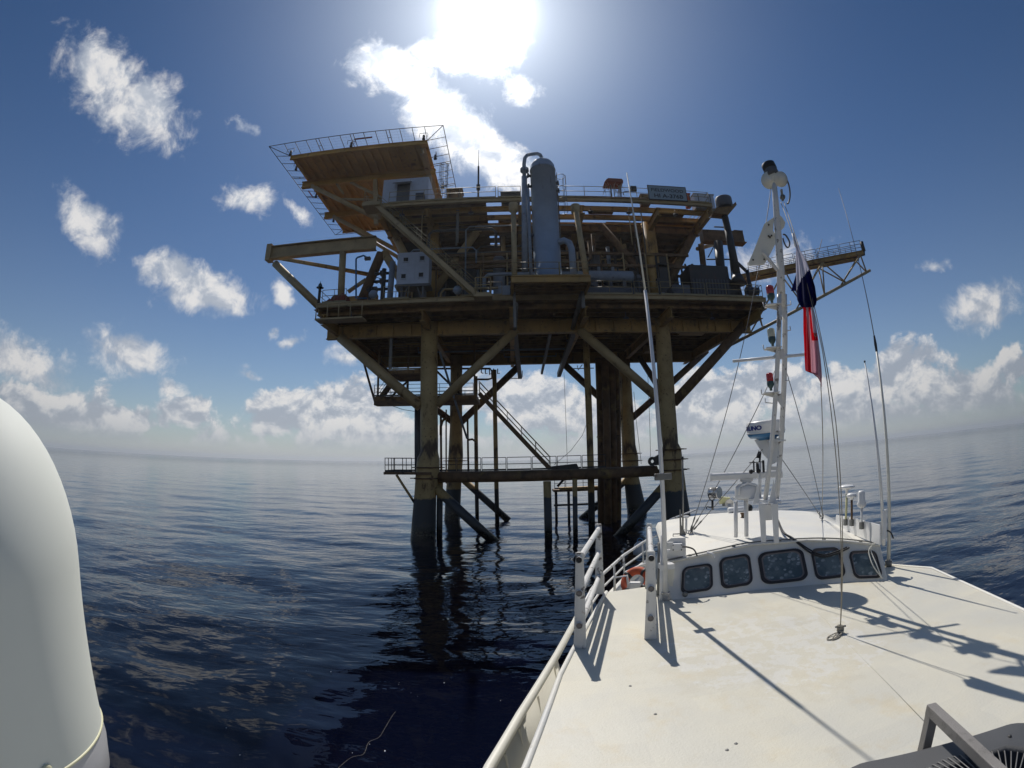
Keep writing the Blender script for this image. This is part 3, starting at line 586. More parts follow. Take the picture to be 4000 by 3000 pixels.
# left cantilever frame
yc = 36.0
a, b = Y(1055, 990, yc), Y(1470, 950, yc); mb = MB(); mb.ibeam(a, b, .6, 1.25, .07); mb.box(a, (.5, .8, 1.6)); mb.build('cantilever_beam', 'yellow2', pf)
brace(Y(1075, 1030, yc), Y(1262, 1212, yc), .34); MB().tube(Y(1340, 985, yc), Y(1331, 1192, yc), .30, n=14).build('column', 'yellow2', pf)
brace(Y(1085, 1008, 41), Y(1440, 1072, 40), .2, 'yellow'); brace(Y(1490, 990, 37), Y(1405, 1195, 37), .42, 'rusty'); brace(Y(1500, 985, 37), Y(1600, 1150, 37), .36); brace(Y(1430, 1092, 37), Y(1360, 1140, 37), .18)
MB().box(Y(1400, 1168, 38), (3.6, .3, .5)).build('edge_girder', 'yellow', pf)

# back wind wall between the decks: corrugated cladding with gaps
def wall(x0, x1, y, z0, z1):
    mb = MB(); n = int((x1-x0)/.3); rows = []
    for zz in (z0, z1): rows.append([Vector((x0+(x1-x0)*i/n, y+(.09 if i % 2 else 0), zz)) for i in range(n+1)])
    mb.grid(rows, False); o = mb.build('wind_wall', 'rusty', pf); sd = o.modifiers.new('thick', 'SOLIDIFY'); sd.thickness = .04
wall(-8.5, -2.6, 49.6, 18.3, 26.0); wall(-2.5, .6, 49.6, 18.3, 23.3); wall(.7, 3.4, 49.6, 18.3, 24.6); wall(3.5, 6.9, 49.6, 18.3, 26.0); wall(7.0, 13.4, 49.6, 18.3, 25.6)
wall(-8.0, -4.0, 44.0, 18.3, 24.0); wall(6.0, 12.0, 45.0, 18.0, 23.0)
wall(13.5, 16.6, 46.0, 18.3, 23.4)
for (x, y, h_) in ((13.6, 37.4, 5.6), (14.6, 37.9, 4.4), (15.7, 37.2, 3.6), (16.6, 38.4, 4.6), (13.0, 36.0, 4.2)):
    mb = MB(); mb.b2((x-.4, y, ZD+.02), (x+.4, y+.9, ZD+h_)); mb.tube((x-.6, y-.1, ZD+.02), (x-.6, y-.1, ZD+h_+.7), .1, n=8); mb.tube((x-.6, y-.1, ZD+h_*.7), (x, y+.3, ZD+h_*.7), .08, n=7); mb.b2((x-.46, y-.06, ZD+h_), (x+.46, y+.96, ZD+h_+.08)); mb.build('equipment_module', 'dark', pf)
# pipe runs between the decks
for i in range(15):
    z0 = random.uniform(19.2, 25.4); y0 = random.uniform(34.5, 42); x0 = random.uniform(-9, 4); L_ = random.uniform(4, 11); zz = random.uniform(18, z0)
    MB().path([(x0, y0, zz), (x0, y0, z0-.3), (x0+.3, y0, z0), (min(x0+L_, 15)-.3, y0, z0), (min(x0+L_, 15), y0, z0-.3), (min(x0+L_, 15), y0, z0-random.uniform(.6, 3))], random.uniform(.06, .17), 8).build('service_pipe', random.choice(['gpipe', 'rusty', 'greydark', 'yellow2']), pf)
for i in range(8):
    x0 = random.uniform(-9, 15); MB().tube((x0, 34.2, 22.0+random.random()*2), (x0, 34.2, ZT), random.uniform(.04, .08), n=6).build('hanger', random.choice(['steel', 'yellow2']), pf)
# pipe rack half way up, equipment modules behind it
mb = MB()
for z in (22.1, 23.2): mb.beam((-9.5, 36.1, z-.22), (15.5, 36.1, z-.22), .2, .22); mb.beam((-9.5, 38.2, z-.22), (15.5, 38.2, z-.22), .2, .22)
each(mb, 'pipe_rack', 'rusty', pf)
for i in range(13):
    z = random.choice((22.1, 23.2)); y0 = 36.0+random.random()*2.2; x0 = random.uniform(-9.5, 2); x1 = random.uniform(x0+5, 15.5); r = random.uniform(.06, .19)
    dn = random.uniform(1.2, 3.6); MB().path([(x0, y0, z+r-dn), (x0, y0, z+r-.25), (x0+.25, y0, z+r), (x1-.25, y0, z+r), (x1, y0, z+r+.25), (x1, y0, min(z+r+random.uniform(.8, 2.8), 25.9))], r, 8).build('service_pipe', random.choice(['gpipe', 'rusty', 'greydark', 'yellow2', 'dark']), pf)
rn2 = random.Random(21)
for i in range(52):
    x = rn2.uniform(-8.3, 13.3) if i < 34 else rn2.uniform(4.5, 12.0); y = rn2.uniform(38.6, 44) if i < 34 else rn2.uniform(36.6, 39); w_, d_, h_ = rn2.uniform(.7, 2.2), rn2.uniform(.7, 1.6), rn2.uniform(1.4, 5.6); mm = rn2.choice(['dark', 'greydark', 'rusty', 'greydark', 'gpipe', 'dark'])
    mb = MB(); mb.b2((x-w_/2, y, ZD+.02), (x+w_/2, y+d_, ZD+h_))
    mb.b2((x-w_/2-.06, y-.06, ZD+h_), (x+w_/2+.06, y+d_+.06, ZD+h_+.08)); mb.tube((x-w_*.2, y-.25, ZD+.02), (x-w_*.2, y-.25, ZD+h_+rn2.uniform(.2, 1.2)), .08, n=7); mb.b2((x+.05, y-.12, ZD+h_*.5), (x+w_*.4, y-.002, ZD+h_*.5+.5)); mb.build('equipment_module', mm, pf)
for i in range(12):
    x = -8+i*1.95; MB().tube((x, 36.0, ZD), (x, 36.0, 23.0), .07, n=6).build('rack_post', rn2.choice(['yellow2', 'rusty']), pf)
for (x, y, z) in ((-8.6, 33.4, 25.6), (-3.0, 33.5, 25.5), (6.6, 33.5, 25.5), (9.8, 33.5, 25.5), (13.8, 33.5, 25.5), (-12.2, 33.4, 17.0), (8.8, 34, 16.6), (16.0, 34, 16.6)):
    mb = MB(); mb.tube((x, y, z+.5), (x, y, z+.15), .03, n=6); mb.lathe([(.05, .15), (.22, .05), (.24, 0), (0, -.02)], (x, y, z), n=12); mb.build('area_light', 'greydark', pf)
# sheets of dull cladding and cable trays high up, they close the view to the back
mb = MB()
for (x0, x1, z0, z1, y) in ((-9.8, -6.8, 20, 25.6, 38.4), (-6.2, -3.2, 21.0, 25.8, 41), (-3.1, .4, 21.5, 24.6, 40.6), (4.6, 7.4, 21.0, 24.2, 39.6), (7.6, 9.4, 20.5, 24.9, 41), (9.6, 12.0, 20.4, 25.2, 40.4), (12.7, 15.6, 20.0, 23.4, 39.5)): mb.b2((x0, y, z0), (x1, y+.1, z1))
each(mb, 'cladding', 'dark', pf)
# valve rows near the front
for i in range(16):
    x0 = random.uniform(-3, 13.5); y0 = random.uniform(34.2, 37); h_ = random.uniform(.8, 2.6); mb = MB()
    mb.tube((x0, y0, ZD), (x0, y0, ZD+h_), .09, n=8); mb.torus((x0, y0-.22, ZD+h_*.8), (0, 1, 0), .2, .025, 14, 5); mb.tube((x0, y0-.25, ZD+h_*.8), (x0, y0, ZD+h_*.8), .05, n=6); mb.box((x0, y0, ZD+h_), (.3, .3, .3))
    mb.build('valve', random.choice(['greydark', 'gpipe', 'rusty', 'dark']), pf)
# hung access platforms and stair tower below the deck, left
yb = 37.0; zb = Y(1590, 1444, yb).z; xa, xb = Y(1518, 1440, yb).x, Y(1655, 1440, yb).x
mb = MB(); mb.b2((xa, yb, zb-.3), (xb, 41, zb)); mb.build('access_platform', 'deckdark', pf)
mb = MB(); mb.rail([(xa, yb, zb), (xb, yb, zb)], sp=3.2); mb.build('railing', 'rail', pf)
for (x0, y0, x1, y1) in ((1532, 1262, 1524, 1440), (1662, 1268, 1655, 1440)): MB().beam(Y(x0, y0, yb+.1), Y(x1, y1, yb+.1), .22, .22).build('hanger_post', 'steel', pf)
ya = 42.0; za = Y(1640, 1546, ya).z; xc, xd = Y(1422, 1546, ya).x, Y(1862, 1546, ya).x
mb = MB(); mb.prism([(xc, ya+3.2, za-.4), (xc+1.0, ya, za-.4), (xd, ya, za-.4), (xd, ya+4.5, za-.4), (xc, ya+4.5, za-.4)], (0, 0, .4)); mb.build('access_platform', 'deckdark', pf)
mb = MB(); mb.rail([(xc+1.0, ya, za), (xd-.3, ya, za)], sp=1.5, mids=(.33, .66)); mb.build('railing', 'dark', pf)
mb = MB(); mb.rail([(xc, ya+4.4, za), (xd, ya+4.4, za)], sp=1.5, mids=(.33, .66)); mb.rail([(xc+1, ya, za), (xc, ya+3.2, za), (xc, ya+4.4, za)], sp=1.2); mb.build('railing', 'dark', pf)
for f in (.03, .33, .55, .98): x = xc+1+(xd-xc-1)*f; MB().beam((x, ya+.2, za), (x, ya+.2, 17.0), .16, .16).build('hanger_post', 'rusty', pf)
for x in (xc+.1, xc+.1): MB().beam((x, ya+3.4, za-.2), (x-1.7, ya+3.6, 17.0), .12, .2).build('hanger_post', 'rusty', pf)
brace((xc+2.6, ya+.2, za), (xc+5.2, ya+.2, za+2.4), .1, 'rusty'); brace((xd-4.0, ya+.2, za+2.6), (xd-1.4, ya+.2, za), .1, 'rusty')
def zig(a, b, wd):                                                         # open stair seen from below
    return stair(a, b, wd, 'rusty', .3, 1.0, side=Vector((0, 1, 0)))
zig((xc+.4, ya+3.3, za+.1), (xc+2.2, ya+3.3, za+2.6), .8); zig((xc+1.9, ya+3.4, za+2.6), (xc-1.1, ya+3.4, 17.0), .8)
MB().b2((xc+.6, ya+2.6, za+2.4), (xc+3.4, ya+4.2, za+2.7)).build('access_platform', 'deckdark', pf)
# lower walkway with its main beam, rails and long stair up
yw = 36.7; pa, pb = Y(1712, 1864, yw), Y(2566, 1862, yw); zw = pa.z
MB().tube(pa, (pb.x, yw, zw), .42, n=16).build('walkway_beam', 'rusty', pf)
mb = MB(); mb.b2((pa.x-4.0, yw+.5, zw+.3), (pb.x, yw+2.0, zw+.42)); mb.b2((pa.x-4.1, yw-1.1, zw+.22), (pa.x-.4, yw+.5, zw+.42)); mb.build('walkway', 'rusty', pf)
zw2 = zw+.42
MB().rail([(pa.x-4.0, yw-1.0, zw2), (pa.x-1.9, yw-1.0, zw2)], sp=.75, mids=(.5,), r=.03).build('railing', 'dark', pf)
MB().rail([(pa.x-4.0, yw-1.0, zw2), (pa.x-4.0, yw+2.0, zw2), (pa.x-1.0, yw+2, zw2)], sp=1.0, mids=(.5,), r=.03).build('railing', 'dark', pf)
x = pa.x-.8
while x < pb.x-4.6: MB().rail([(x, yw+2, zw2), (x+1.95, yw+2, zw2)], sp=1.95, mids=(.5,), r=.03).build('railing', 'dark', pf); x += 2.05
MB().tube((pa.x-3.2, yw-.6, zw+.2), Y(1620, 1965, yw-.3), .1, n=8).build('brace', 'leg', pf)
stair(Y(1872, 1536, 40), Vector((Y(2150, 1822, 40).x, 40, zw2)), .8, 'rusty')
mb = MB(); a = Y(2155, 1822, 39.2); mb.prism([a+Vector((0, 0, -.5)), a+Vector((2.4, 0, -.5)), a+Vector((2.1, 0, .16)), a+Vector((0, 0, .0))], (0, 1.1, 0)); mb.build('bumper_plate', 'dark', pf)
# padeye with a round hole on the front right leg
c = Y(2549, 1802, yw-.2); mb = MB()
ring = [(math.cos(R(a)), math.sin(R(a))) for a in range(0, 360, 15)]
o0 = [c+Vector((x*.36, 0, z*.36)) for x, z in ring]; i0 = [c+Vector((x*.13, 0, z*.13)) for x, z in ring]; n = len(ring); e = Vector((0, .12, 0))
mb.add(o0+i0+[p+e for p in o0]+[p+e for p in i0], [(k, (k+1) % n, n+(k+1) % n, n+k) for k in range(n)]+[(2*n+k, 3*n+k, 3*n+(k+1) % n, 2*n+(k+1) % n) for k in range(n)]+[(k, 2*n+k, 2*n+(k+1) % n, (k+1) % n) for k in range(n)]+[(n+k, n+(k+1) % n, 3*n+(k+1) % n, 3*n+k) for k in range(n)])
mb.prism([c+Vector((.18, .02, .34)), c+Vector((1.0, .02, .75)), c+Vector((1.0, .02, -.3)), c+Vector((.2, .02, -.34)), c+Vector((.37, .02, 0))], (0, .08, 0)); mb.build('padeye', 'dark', pf)
# boat landing at the back
yl = 46.5; zl2 = Y(2260, 1908, yl).z; x0, x1 = Y(2163, 1905, yl).x, Y(2345, 1905, yl).x
mb = MB(); mb.b2((x0, yl, zl2-.28), (x1, yl+2, zl2-.06)); mb.build('boat_landing', 'rusty', pf)
MB().b2((x0+.6, yl-.02, zl2-.06), (x1, yl+1.8, zl2+.1)).build('boat_landing', 'yellow', pf)
MB().rail([(x0+.1, yl, zl2), (x0+1.1, yl, zl2)], h=1.0, sp=.9, r=.03).build('railing', 'dark', pf); MB().rail([(x0+1.2, yl, zl2), (x1, yl, zl2)], h=1.0, sp=1.4, r=.03).build('railing', 'dark', pf)
mb = MB()
for f in (.05, .32, .46, .8, .97): x = x0+(x1-x0)*f; mb.tube((x, yl+.3, zl2-.2), (x, yl+.3, -1.5), .14, n=8)
mb.tube((x0, yl+.3, 1.6), (x1, yl+.3, 1.6), .1, n=8); mb.build('landing_pile', 'leg', pf)
brace((x1-2.4, yl-.5, zl2+2.3), (x1-4.3, yl-.5, zl2+.3), .12, 'dark')
# thin lines that hang below the deck
def wire(pts, r, label, name='hanging_rope', m='wire', cat='rope', group=None):
    b = Vector(pts[-1]); o = MB().path(pts, r, 5).build(name, m, None, base=b); return tag(o, label, cat, group)
a, b = Y(2203, 1455, 46), Y(2216, 1815, 46); wire([a, b], .02, 'thin rope hanging straight down from the back deck edge to the walkway')
a, b, c = Y(2290, 1660, 41), Y(2230, 1760, 41), Y(2165, 1815, 40); wire([a, Y(2275, 1700, 41), b, Y(2195, 1790, 41), c], .02, 'slack rope curving from the slim pile down to the walkway stair')
a, b = Y(2476, 1530, 42), Y(2505, 1812, 42); wire([a, Y(2486, 1650, 42), b], .022, 'thin slanting rope beside the back right leg, nearer the white whip')
a, b = Y(2530, 1455, 42), Y(2541, 1785, 42); wire([a, b], .022, 'straight thin rope just left of the front right leg')
wire([Y(1484, 1558, 44), Y(1530, 1585, 44), Y(1575, 1600, 44), Y(1620, 1607, 44)], .025, 'drooping cable from the low access platform to the left leg', 'hanging_cable', 'wire', 'cable')

# ---------------------------------------------------------------- helideck
ZH = 32.5; hx0, hx1, hy0, hy1 = -19.35, -6.75, 32.6, 47.6
hd = thing('helideck', (-13, 40, ZT+.3), 'square yellow landing deck tilted into view above the left end, ringed by netting', 'helideck')
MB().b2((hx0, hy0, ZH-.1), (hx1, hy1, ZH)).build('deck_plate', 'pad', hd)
mb = MB(); x = hx0+.45
while x < hx1: mb.ibeam((x, hy0+.1, ZH-.28), (x, hy1-.1, ZH-.28), .18, .34, .04); x += .78
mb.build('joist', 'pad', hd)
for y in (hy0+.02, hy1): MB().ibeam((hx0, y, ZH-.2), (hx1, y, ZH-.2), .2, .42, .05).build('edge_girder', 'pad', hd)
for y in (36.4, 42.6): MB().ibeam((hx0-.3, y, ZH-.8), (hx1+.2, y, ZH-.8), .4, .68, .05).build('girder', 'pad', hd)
MB().ibeam((hx1-.4, hy0+.4, ZH-.8), (hx1-.4, hy1-.4, ZH-.8), .4, .68, .05).build('girder', 'yellow2', hd)
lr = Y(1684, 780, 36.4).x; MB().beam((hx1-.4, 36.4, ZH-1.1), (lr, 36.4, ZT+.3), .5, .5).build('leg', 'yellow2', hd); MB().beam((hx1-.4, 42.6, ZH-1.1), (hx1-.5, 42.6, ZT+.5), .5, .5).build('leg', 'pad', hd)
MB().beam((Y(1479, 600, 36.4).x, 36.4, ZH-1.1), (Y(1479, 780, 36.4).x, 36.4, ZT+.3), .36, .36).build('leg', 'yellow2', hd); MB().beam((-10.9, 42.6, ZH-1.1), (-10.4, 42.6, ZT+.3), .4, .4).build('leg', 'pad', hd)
for (a, b, r) in (((-18.6, 36.4, ZH-1.0), (-10.5, 36.4, ZT+.2), .22), ((-18.6, 42.6, ZH-1.0), (-10.5, 42.6, ZT+.2), .22), ((-14.6, 36.4, ZH-1.1), (-10.9, 36.4, 29.0), .14), ((-15.2, 36.4, 30.2), (-16, 36.4, ZH-1.1), .12), ((-11, 36.4, 29.4), (-7.2, 36.4, ZH-1.1), .14), ((-7.3, 36.4, 28.6), (-10.7, 42.6, ZH-1.1), .13), ((-15.2, 36.4, 29.6), (-10.8, 36.4, 29.0), .12), ((-17.5, 47, ZH-.6), (-10.6, 45, ZT+.2), .2)):
    MB().tube(a, b, r, n=12).build('brace', 'yellow2', hd)
# safety net: frames that slope outwards and up from the edge
no = 1.55; nu = .28
def net_side(a, b, out):
    a, b, out = Vector(a), Vector(b), Vector(out); L = (b-a).length; bays = 12; oa, ob = a+out*no+UP*nu, b+out*no+UP*nu
    e = (b-a).normalized()*no; oa -= e; ob += e
    mb = MB()
    for i in range(bays+1):
        p = a.lerp(b, i/bays); q = p+out*no+UP*nu
        if i % 3 == 0 and 0 < i < bays:
            for s in (-.14, .14): mb.tube(p+(b-a).normalized()*s, q+(b-a).normalized()*s, .035, n=5)
            mb.tube(p.lerp(q, .45)-(b-a).normalized()*.14, p.lerp(q, .45)+(b-a).normalized()*.14, .03, n=5)
        else: mb.tube(p, q, .03, n=5)
    mb.tube(oa, ob, .034, n=5); mb.tube(a, oa, .035, n=5); mb.tube(b, ob, .035, n=5)
    f = mb.build('net_frame', 'net', hd)
    rows = []; k = 16                                                    # chain-link mesh: fine wires both ways
    mb = MB(); nn = int((L+2*no)/.55)
    for i in range(nn+1):
        t = i/nn; p = a.lerp(b, min(max((t*(L+2*no)-no)/L, 0), 1)); q = oa.lerp(ob, t); mb.tube(p, q, .0035, n=3, cap=False)
    for j in range(1, 5): t = j/5; mb.tube(a.lerp(oa, t), b.lerp(ob, t), .0035, n=3, cap=False)
    mb.build('net_mesh', 'net', f)
net_side((hx0, hy0, ZH), (hx1, hy0, ZH), (0, -1, 0)); net_side((hx0, hy1, ZH), (hx0, hy0, ZH), (-1, 0, 0)); net_side((hx1, hy0, ZH), (hx1, hy1, ZH), (1, 0, 0)); net_side((hx1, hy1, ZH), (hx0, hy1, ZH), (0, 1, 0))
for (x, y, ox, oy) in ((-19.2, 32.4, 0, -1), (-13.4, 32.4, 0, -1), (-7.0, 32.4, 0, -1), (-19.5, 34.6, -1, 0), (-19.5, 39.8, -1, 0), (-19.5, 45.2, -1, 0), (-6.6, 35.2, 1, 0), (-6.6, 40.2, 1, 0)):
    mb = MB(); c = Vector((x+ox*.15, y+oy*.15, ZH+.05)); mb.lathe([(.0, .32), (.09, .28), (.12, .12), (.10, .0), (.14, -.1), (.14, -.2)], c, n=10); mb.path([c+Vector((-.35*oy-.0, .35*ox, .0))+Vector((ox, oy, 0))*.1, c+Vector((-.35*oy, .35*ox, .42))+Vector((ox, oy, 0))*.1, c+Vector((.35*oy, -.35*ox, .42))+Vector((ox, oy, 0))*.1, c+Vector((.35*oy, -.35*ox, 0))+Vector((ox, oy, 0))*.1], .025, 5); mb.build('perimeter_light', 'dark', hd)
MB().box((-12.2, hy0-.85, ZH+.22), (1.6, .03, .16)).build('marker_board', 'red', hd); MB().box((hx0-.85, 39.6, ZH+.22), (.03, 1.3, .16)).build('marker_board', 'red', hd)
# caged ladder up to the landing deck
mb = MB(); lx, ly = -5.9, 37.5
for s in (-.25, .25): mb.tube((lx+s, ly, ZT+.3), (lx+s, ly, ZH+1.0), .03, n=5)
for i in range(22): mb.tube((lx-.25, ly, ZT+.7+i*.28), (lx+.25, ly, ZT+.7+i*.28), .02, n=4)
for i in range(5): mb.torus((lx, ly-.35, ZT+2.6+i*1.05), (0, 0, 1), .42, .025, 14, 4)
for a in (200, 235, 270, 305, 340): p = Vector((lx+.42*math.cos(R(a)), ly-.35+.42*math.sin(R(a)), ZT+2.6)); mb.tube(p, p+UP*4.2, .02, n=4)
mb.build('caged_ladder', 'steel', hd)
stair_pts = [(-6.3, 44, ZH-.2), (-4.4, 44, ZT+.5)]
mb = MB(); a, b = map(Vector, stair_pts); mb.beam(a, b, .08, .3); mb.beam(a+Vector((0, .9, 0)), b+Vector((0, .9, 0)), .08, .3)
for i in range(18): mb.box(a.lerp(b, i/18)+Vector((0, .45, 0)), (.26, .8, .04))
for o in (0, .9): mb.tube(a+Vector((0, o, 1)), b+Vector((0, o, 1)), .03, n=5); mb.tube(a+Vector((0, o, .5)), b+Vector((0, o, .5)), .03, n=5)
mb.build('access_stair', 'yellow', hd)

# ---------------------------------------------------------------- flare boom
fb = thing('flare_boom', Y(2900, 1110, 40), 'long yellow truss boom with railed walkway reaching out to the upper right', 'flare boom')
A, B = Y(2925, 1074, 40), Y(3372, 986, 34.5); C_, D_ = Y(2790, 1375, 40), Y(3409, 1045, 34.5)
wv_ = Vector((.35, 1, 0)).normalized()*1.5
A0 = A+(A-B)*.12
for o in (Vector(), wv_): MB().ibeam(A0+o, B+o, .3, .42, .05).build('top_chord', 'yellow', fb)
MB().tube(C_+wv_/2, D_+wv_/2, .15, n=10).build('bottom_chord', 'yellow2', fb)
mb = MB(); n = 10
for i in range(n+1): q = A0.lerp(B, i/n); mb.beam(q+wv_*.04, q+wv_*.96, .12, .12)
mb.build('cross_member', 'yellow', fb)
bt = [(.02, .22), (.30, .40), (.30, .55), (.62, .66), (.62, .79), (.62, .86), (.95, .88), (1, .98)]
for o in (Vector(), wv_):
    for ta in (.0, .30, .63, .97):
        p = A.lerp(B, ta)+o
        for dt in (-.17, 0.02, .17):
            tb = ta*.86+.12+dt
            if 0 <= tb <= 1: MB().tube(p-UP*.2, C_.lerp(D_, tb)+wv_/2, .075, n=7).build('web_member', 'yellow2', fb)
for o in (Vector(), wv_):
    mb = MB(); k = 5
    for i in range(k): mb.rail([A.lerp(B, i/k+.006)+o+UP*.22, A.lerp(B, (i+1)/k-.006)+o+UP*.22], sp=1.1, mids=(.33, .66), r=.03, toe=False)
    mb.build('railing', 'net', fb)
mb = MB(); mb.path([A.lerp(B, .1)+wv_/2, B+wv_/2, B+wv_/2+Vector((.45, -.05, .1)), B+wv_/2+Vector((.55, -.05, .6))], .13, 8); mb.tube(B+wv_/2+Vector((.55, -.05, .5)), B+wv_/2+Vector((.5, -.05, 1.5)), .2, n=10); mb.build('flare_pipe', 'dark', fb)
p = A.lerp(B, .58); MB().tube(p, Y(3211, 935, 37.3), .035, n=5).build('whip_antenna', 'net', fb)

# ---------------------------------------------------------------- equipment on the platform (each lifts off)
c0, c1 = Vector((2.75, 31.7, ZV)), Vector((2.7, 31.7, 29.2)); hv = c1.z-c0.z
vs = thing('pressure_vessel', c0, 'tall blue grey vertical vessel with domed top on the jutting front platform', 'pressure vessel')
MB().lathe([(1.12, 0), (1.12, .12), (.99, .14), (.99, hv-1.0), (1.02, hv-1.0), (1.02, hv-.92), (.99, hv-.92), (.95, hv-.55), (.78, hv-.22), (.46, hv-.03), (.15, hv+.05), (0, hv+.06)], c0, n=40).build('shell', 'grey', vs)
px = 1.35
mb = MB(); mb.path([Y(2048, 690, 31.4), Y(2047, 640, 31.4), Y(2050, 618, 31.4), Y(2058, 607, 31.4), Y(2072, 603, 31.5), Y(2098, 600, 31.6), Y(2110, 605, 31.65), Y(2116, 616, 31.7)], .15, 12); mb.path([Y(2050, 1060, 31.4), Y(2048, 690, 31.4)], .22, 14); mb.lathe([(.26, 0), (.34, .05), (.34, .3), (.26, .35)], Y(2049, 668, 31.4)-UP*.1, n=14); mb.build('overhead_pipe', 'gpipe', vs)
mb = MB(); mb.path([(3.5, 31.3, 21.6), (4.0, 31.2, 21.75), (4.35, 31.1, 21.5), (4.5, 31.1, 21.0), (4.52, 31.1, 18.5)], .24, 12); mb.build('side_pipe', 'grey', vs)
MB().tube((1.5, 31.2, 18.5), (1.5, 31.2, 26.2), .12, n=8).build('side_pipe', 'gpipe', vs)
mb = MB(); x = 3.85; y = 32.0
for s in (-.2, .2): mb.tube((x, y+s, 22), (x, y+s, 28.2), .025, n=5)
for i in range(20): mb.tube((x, y-.2, 22.2+i*.3), (x, y+.2, 22.2+i*.3), .02, n=4)
for i in range(4): mb.torus((x+.3, y, 24.6+i*1.1), (0, 0, 1), .38, .025, 12, 4)
for a in (-60, 0, 60): mb.tube((x+.3+.38*math.cos(R(a)), y+.38*math.sin(R(a)), 24.6), (x+.3+.38*math.cos(R(a)), y+.38*math.sin(R(a)), 28), .02, n=4)
mb.build('caged_ladder', 'steel', vs)
for (z, s) in ((26.9, 1), (26.2, 1), (27.6, -1), (26.6, -1), (22.3, -1)):
    mb = MB(); mb.tube((2.72+s*.85, 31.5, z), (2.72+s*1.2, 31.4, z), .12, n=10); mb.tube((2.72+s*1.12, 31.42, z), (2.72+s*1.2, 31.4, z), .22, n=10); mb.build('nozzle', 'greydark', vs)

def cab(name, c, sz, label, cat, holes, legs=0.0, roof=None):
    t = thing(name, c, label, cat); b = Vector(c)
    MB().b2(b+Vector((-sz[0]/2, 0, legs)), b+Vector((sz[0]/2, sz[1], legs+sz[2]))).build('shell', 'cab', t, bevel=.03)
    mb = MB(); n = int(sz[0]/.3)
    for i in range(n): mb.b2(b+Vector((-sz[0]/2+.12+i*sz[0]/n, -.03, legs+.08)), b+Vector((-sz[0]/2+.17+i*sz[0]/n, -.001, legs+sz[2]-.08)))
    mb.build('cladding_rib', 'cab', t)
    for (u, v, w_, h_, nm) in holes:
        q = b+Vector(((u-.5)*sz[0], -.04, legs+v*sz[2])); MB().b2(q+Vector((-w_/2, -.02, -h_/2)), q+Vector((w_/2, .06, h_/2))).build(nm, 'hole' if nm != 'door' else 'greydark', t)
        if nm == 'vent':
            mb = MB(); mb.b2(q+Vector((-w_/2-.05, -.05, h_/2)), q+Vector((w_/2+.05, .05, h_/2+.05))); mb.b2(q+Vector((-w_/2-.05, -.05, -h_/2-.07)), q+Vector((w_/2+.05, .05, -h_/2))); each(mb, 'vent_frame', 'cab', t)
    if legs:
        mb = MB(); mb.b2(b+Vector((-sz[0]/2-.1, -.05, legs-.22)), b+Vector((sz[0]/2+.1, sz[1], legs)))
        for sx in (-1, 1):
            for yy in (.15, sz[1]-.2): mb.box(b+Vector((sx*sz[0]*.33, yy, (legs-.22)/2)), (.18, .18, legs-.22)); mb.beam(b+Vector((sx*sz[0]*.33, yy, .1)), b+Vector((sx*sz[0]*.15, yy, legs-.2)), .1, .1)
        mb.build('skid', 'greydark', t)
    return t
ym = 34.0; q0, q1 = Y(1547, 1112, ym), Y(1674, 1108, ym); zt = Y(1610, 985, ym).z
cab('equipment_cabin', ((q0.x+q1.x)/2, ym, ZD+.05), (q1.x-q0.x, 1.2, zt-q0.z), 'pale clad cabin with four square vents standing on the lower deck', 'cabin', [(.27, .76, .34, .34, 'vent'), (.78, .78, .32, .34, 'vent'), (.22, .24, .34, .36, 'vent'), (.76, .26, .34, .36, 'vent')], legs=q0.z-ZD-.05)
ym = 33.8; q0, q1 = Y(1490, 800, ym), Y(1670, 800, ym); zt = Y(1580, 697, ym).z
hut = cab('control_hut', ((q0.x+q1.x)/2, ym, ZT+.3), (q1.x-q0.x, 3.2, zt-ZT-.3), 'pale corrugated hut with a dark doorway under the landing deck', 'hut', [(.46, .42, 1.1, 2.2, 'door')])
b = Vector(hut['_w']); MB().prism([b+Vector((-.95, -.75, 2.0)), b+Vector((.55, -.75, 2.0)), b+Vector((.5, -.05, 2.5)), b+Vector((-.9, -.05, 2.5))], (0, 0, .08)).build('awning', 'greydark', hut)
MB().box(b+Vector((1.4, -.4, .5)), (.7, .5, .9)).build('locker', 'greydark', hut)
# name board on the top railing
s0, s1 = Y(2533, 755, YF-.12), Y(2681, 763, YF-.12); zc0, zc1 = Y(2605, 782, YF-.12).z, Y(2605, 729, YF-.12).z
sg = thing('name_board', ((s0.x+s1.x)/2, YF-.12, zc0), 'blue grey board lettered FIELDWOOD HI A-376B on the top railing', 'sign')
MB().b2((s0.x, YF-.16, zc0), (s1.x, YF-.10, zc1)).build('board', 'sign', sg)
mb = MB(); W_ = s1.x-s0.x; H_ = zc1-zc0; cx_ = (s0.x+s1.x)/2
for (x, z) in ((s0.x, 0), (s1.x, 0)): mb.box((x, YF-.13, (zc0+zc1)/2), (.06, .09, H_+.06))
for z in (zc0, zc1): mb.box((cx_, YF-.13, z), (W_+.06, .09, .06))
mb.build('frame', 'dark', sg)
text('FIELDWOOD', .40, (cx_+.0, YF-.165, zc0+H_*.68), (1, 0, 0), (0, 0, 1), 'letter', sg, 'lettering', .006, 1.22, .006)
text('HI A-376B', .50, (cx_+.05, YF-.165, zc0+H_*.27), (1, 0, 0), (0, 0, 1), 'letter', sg, 'lettering', .006, 1.2, .010)
for x in (s0.x+.5, s1.x-.5): MB().box((x, YF-.05, ZT+.55), (.08, .06, zc0-ZT+.1)).build('bracket', 'dark', sg)
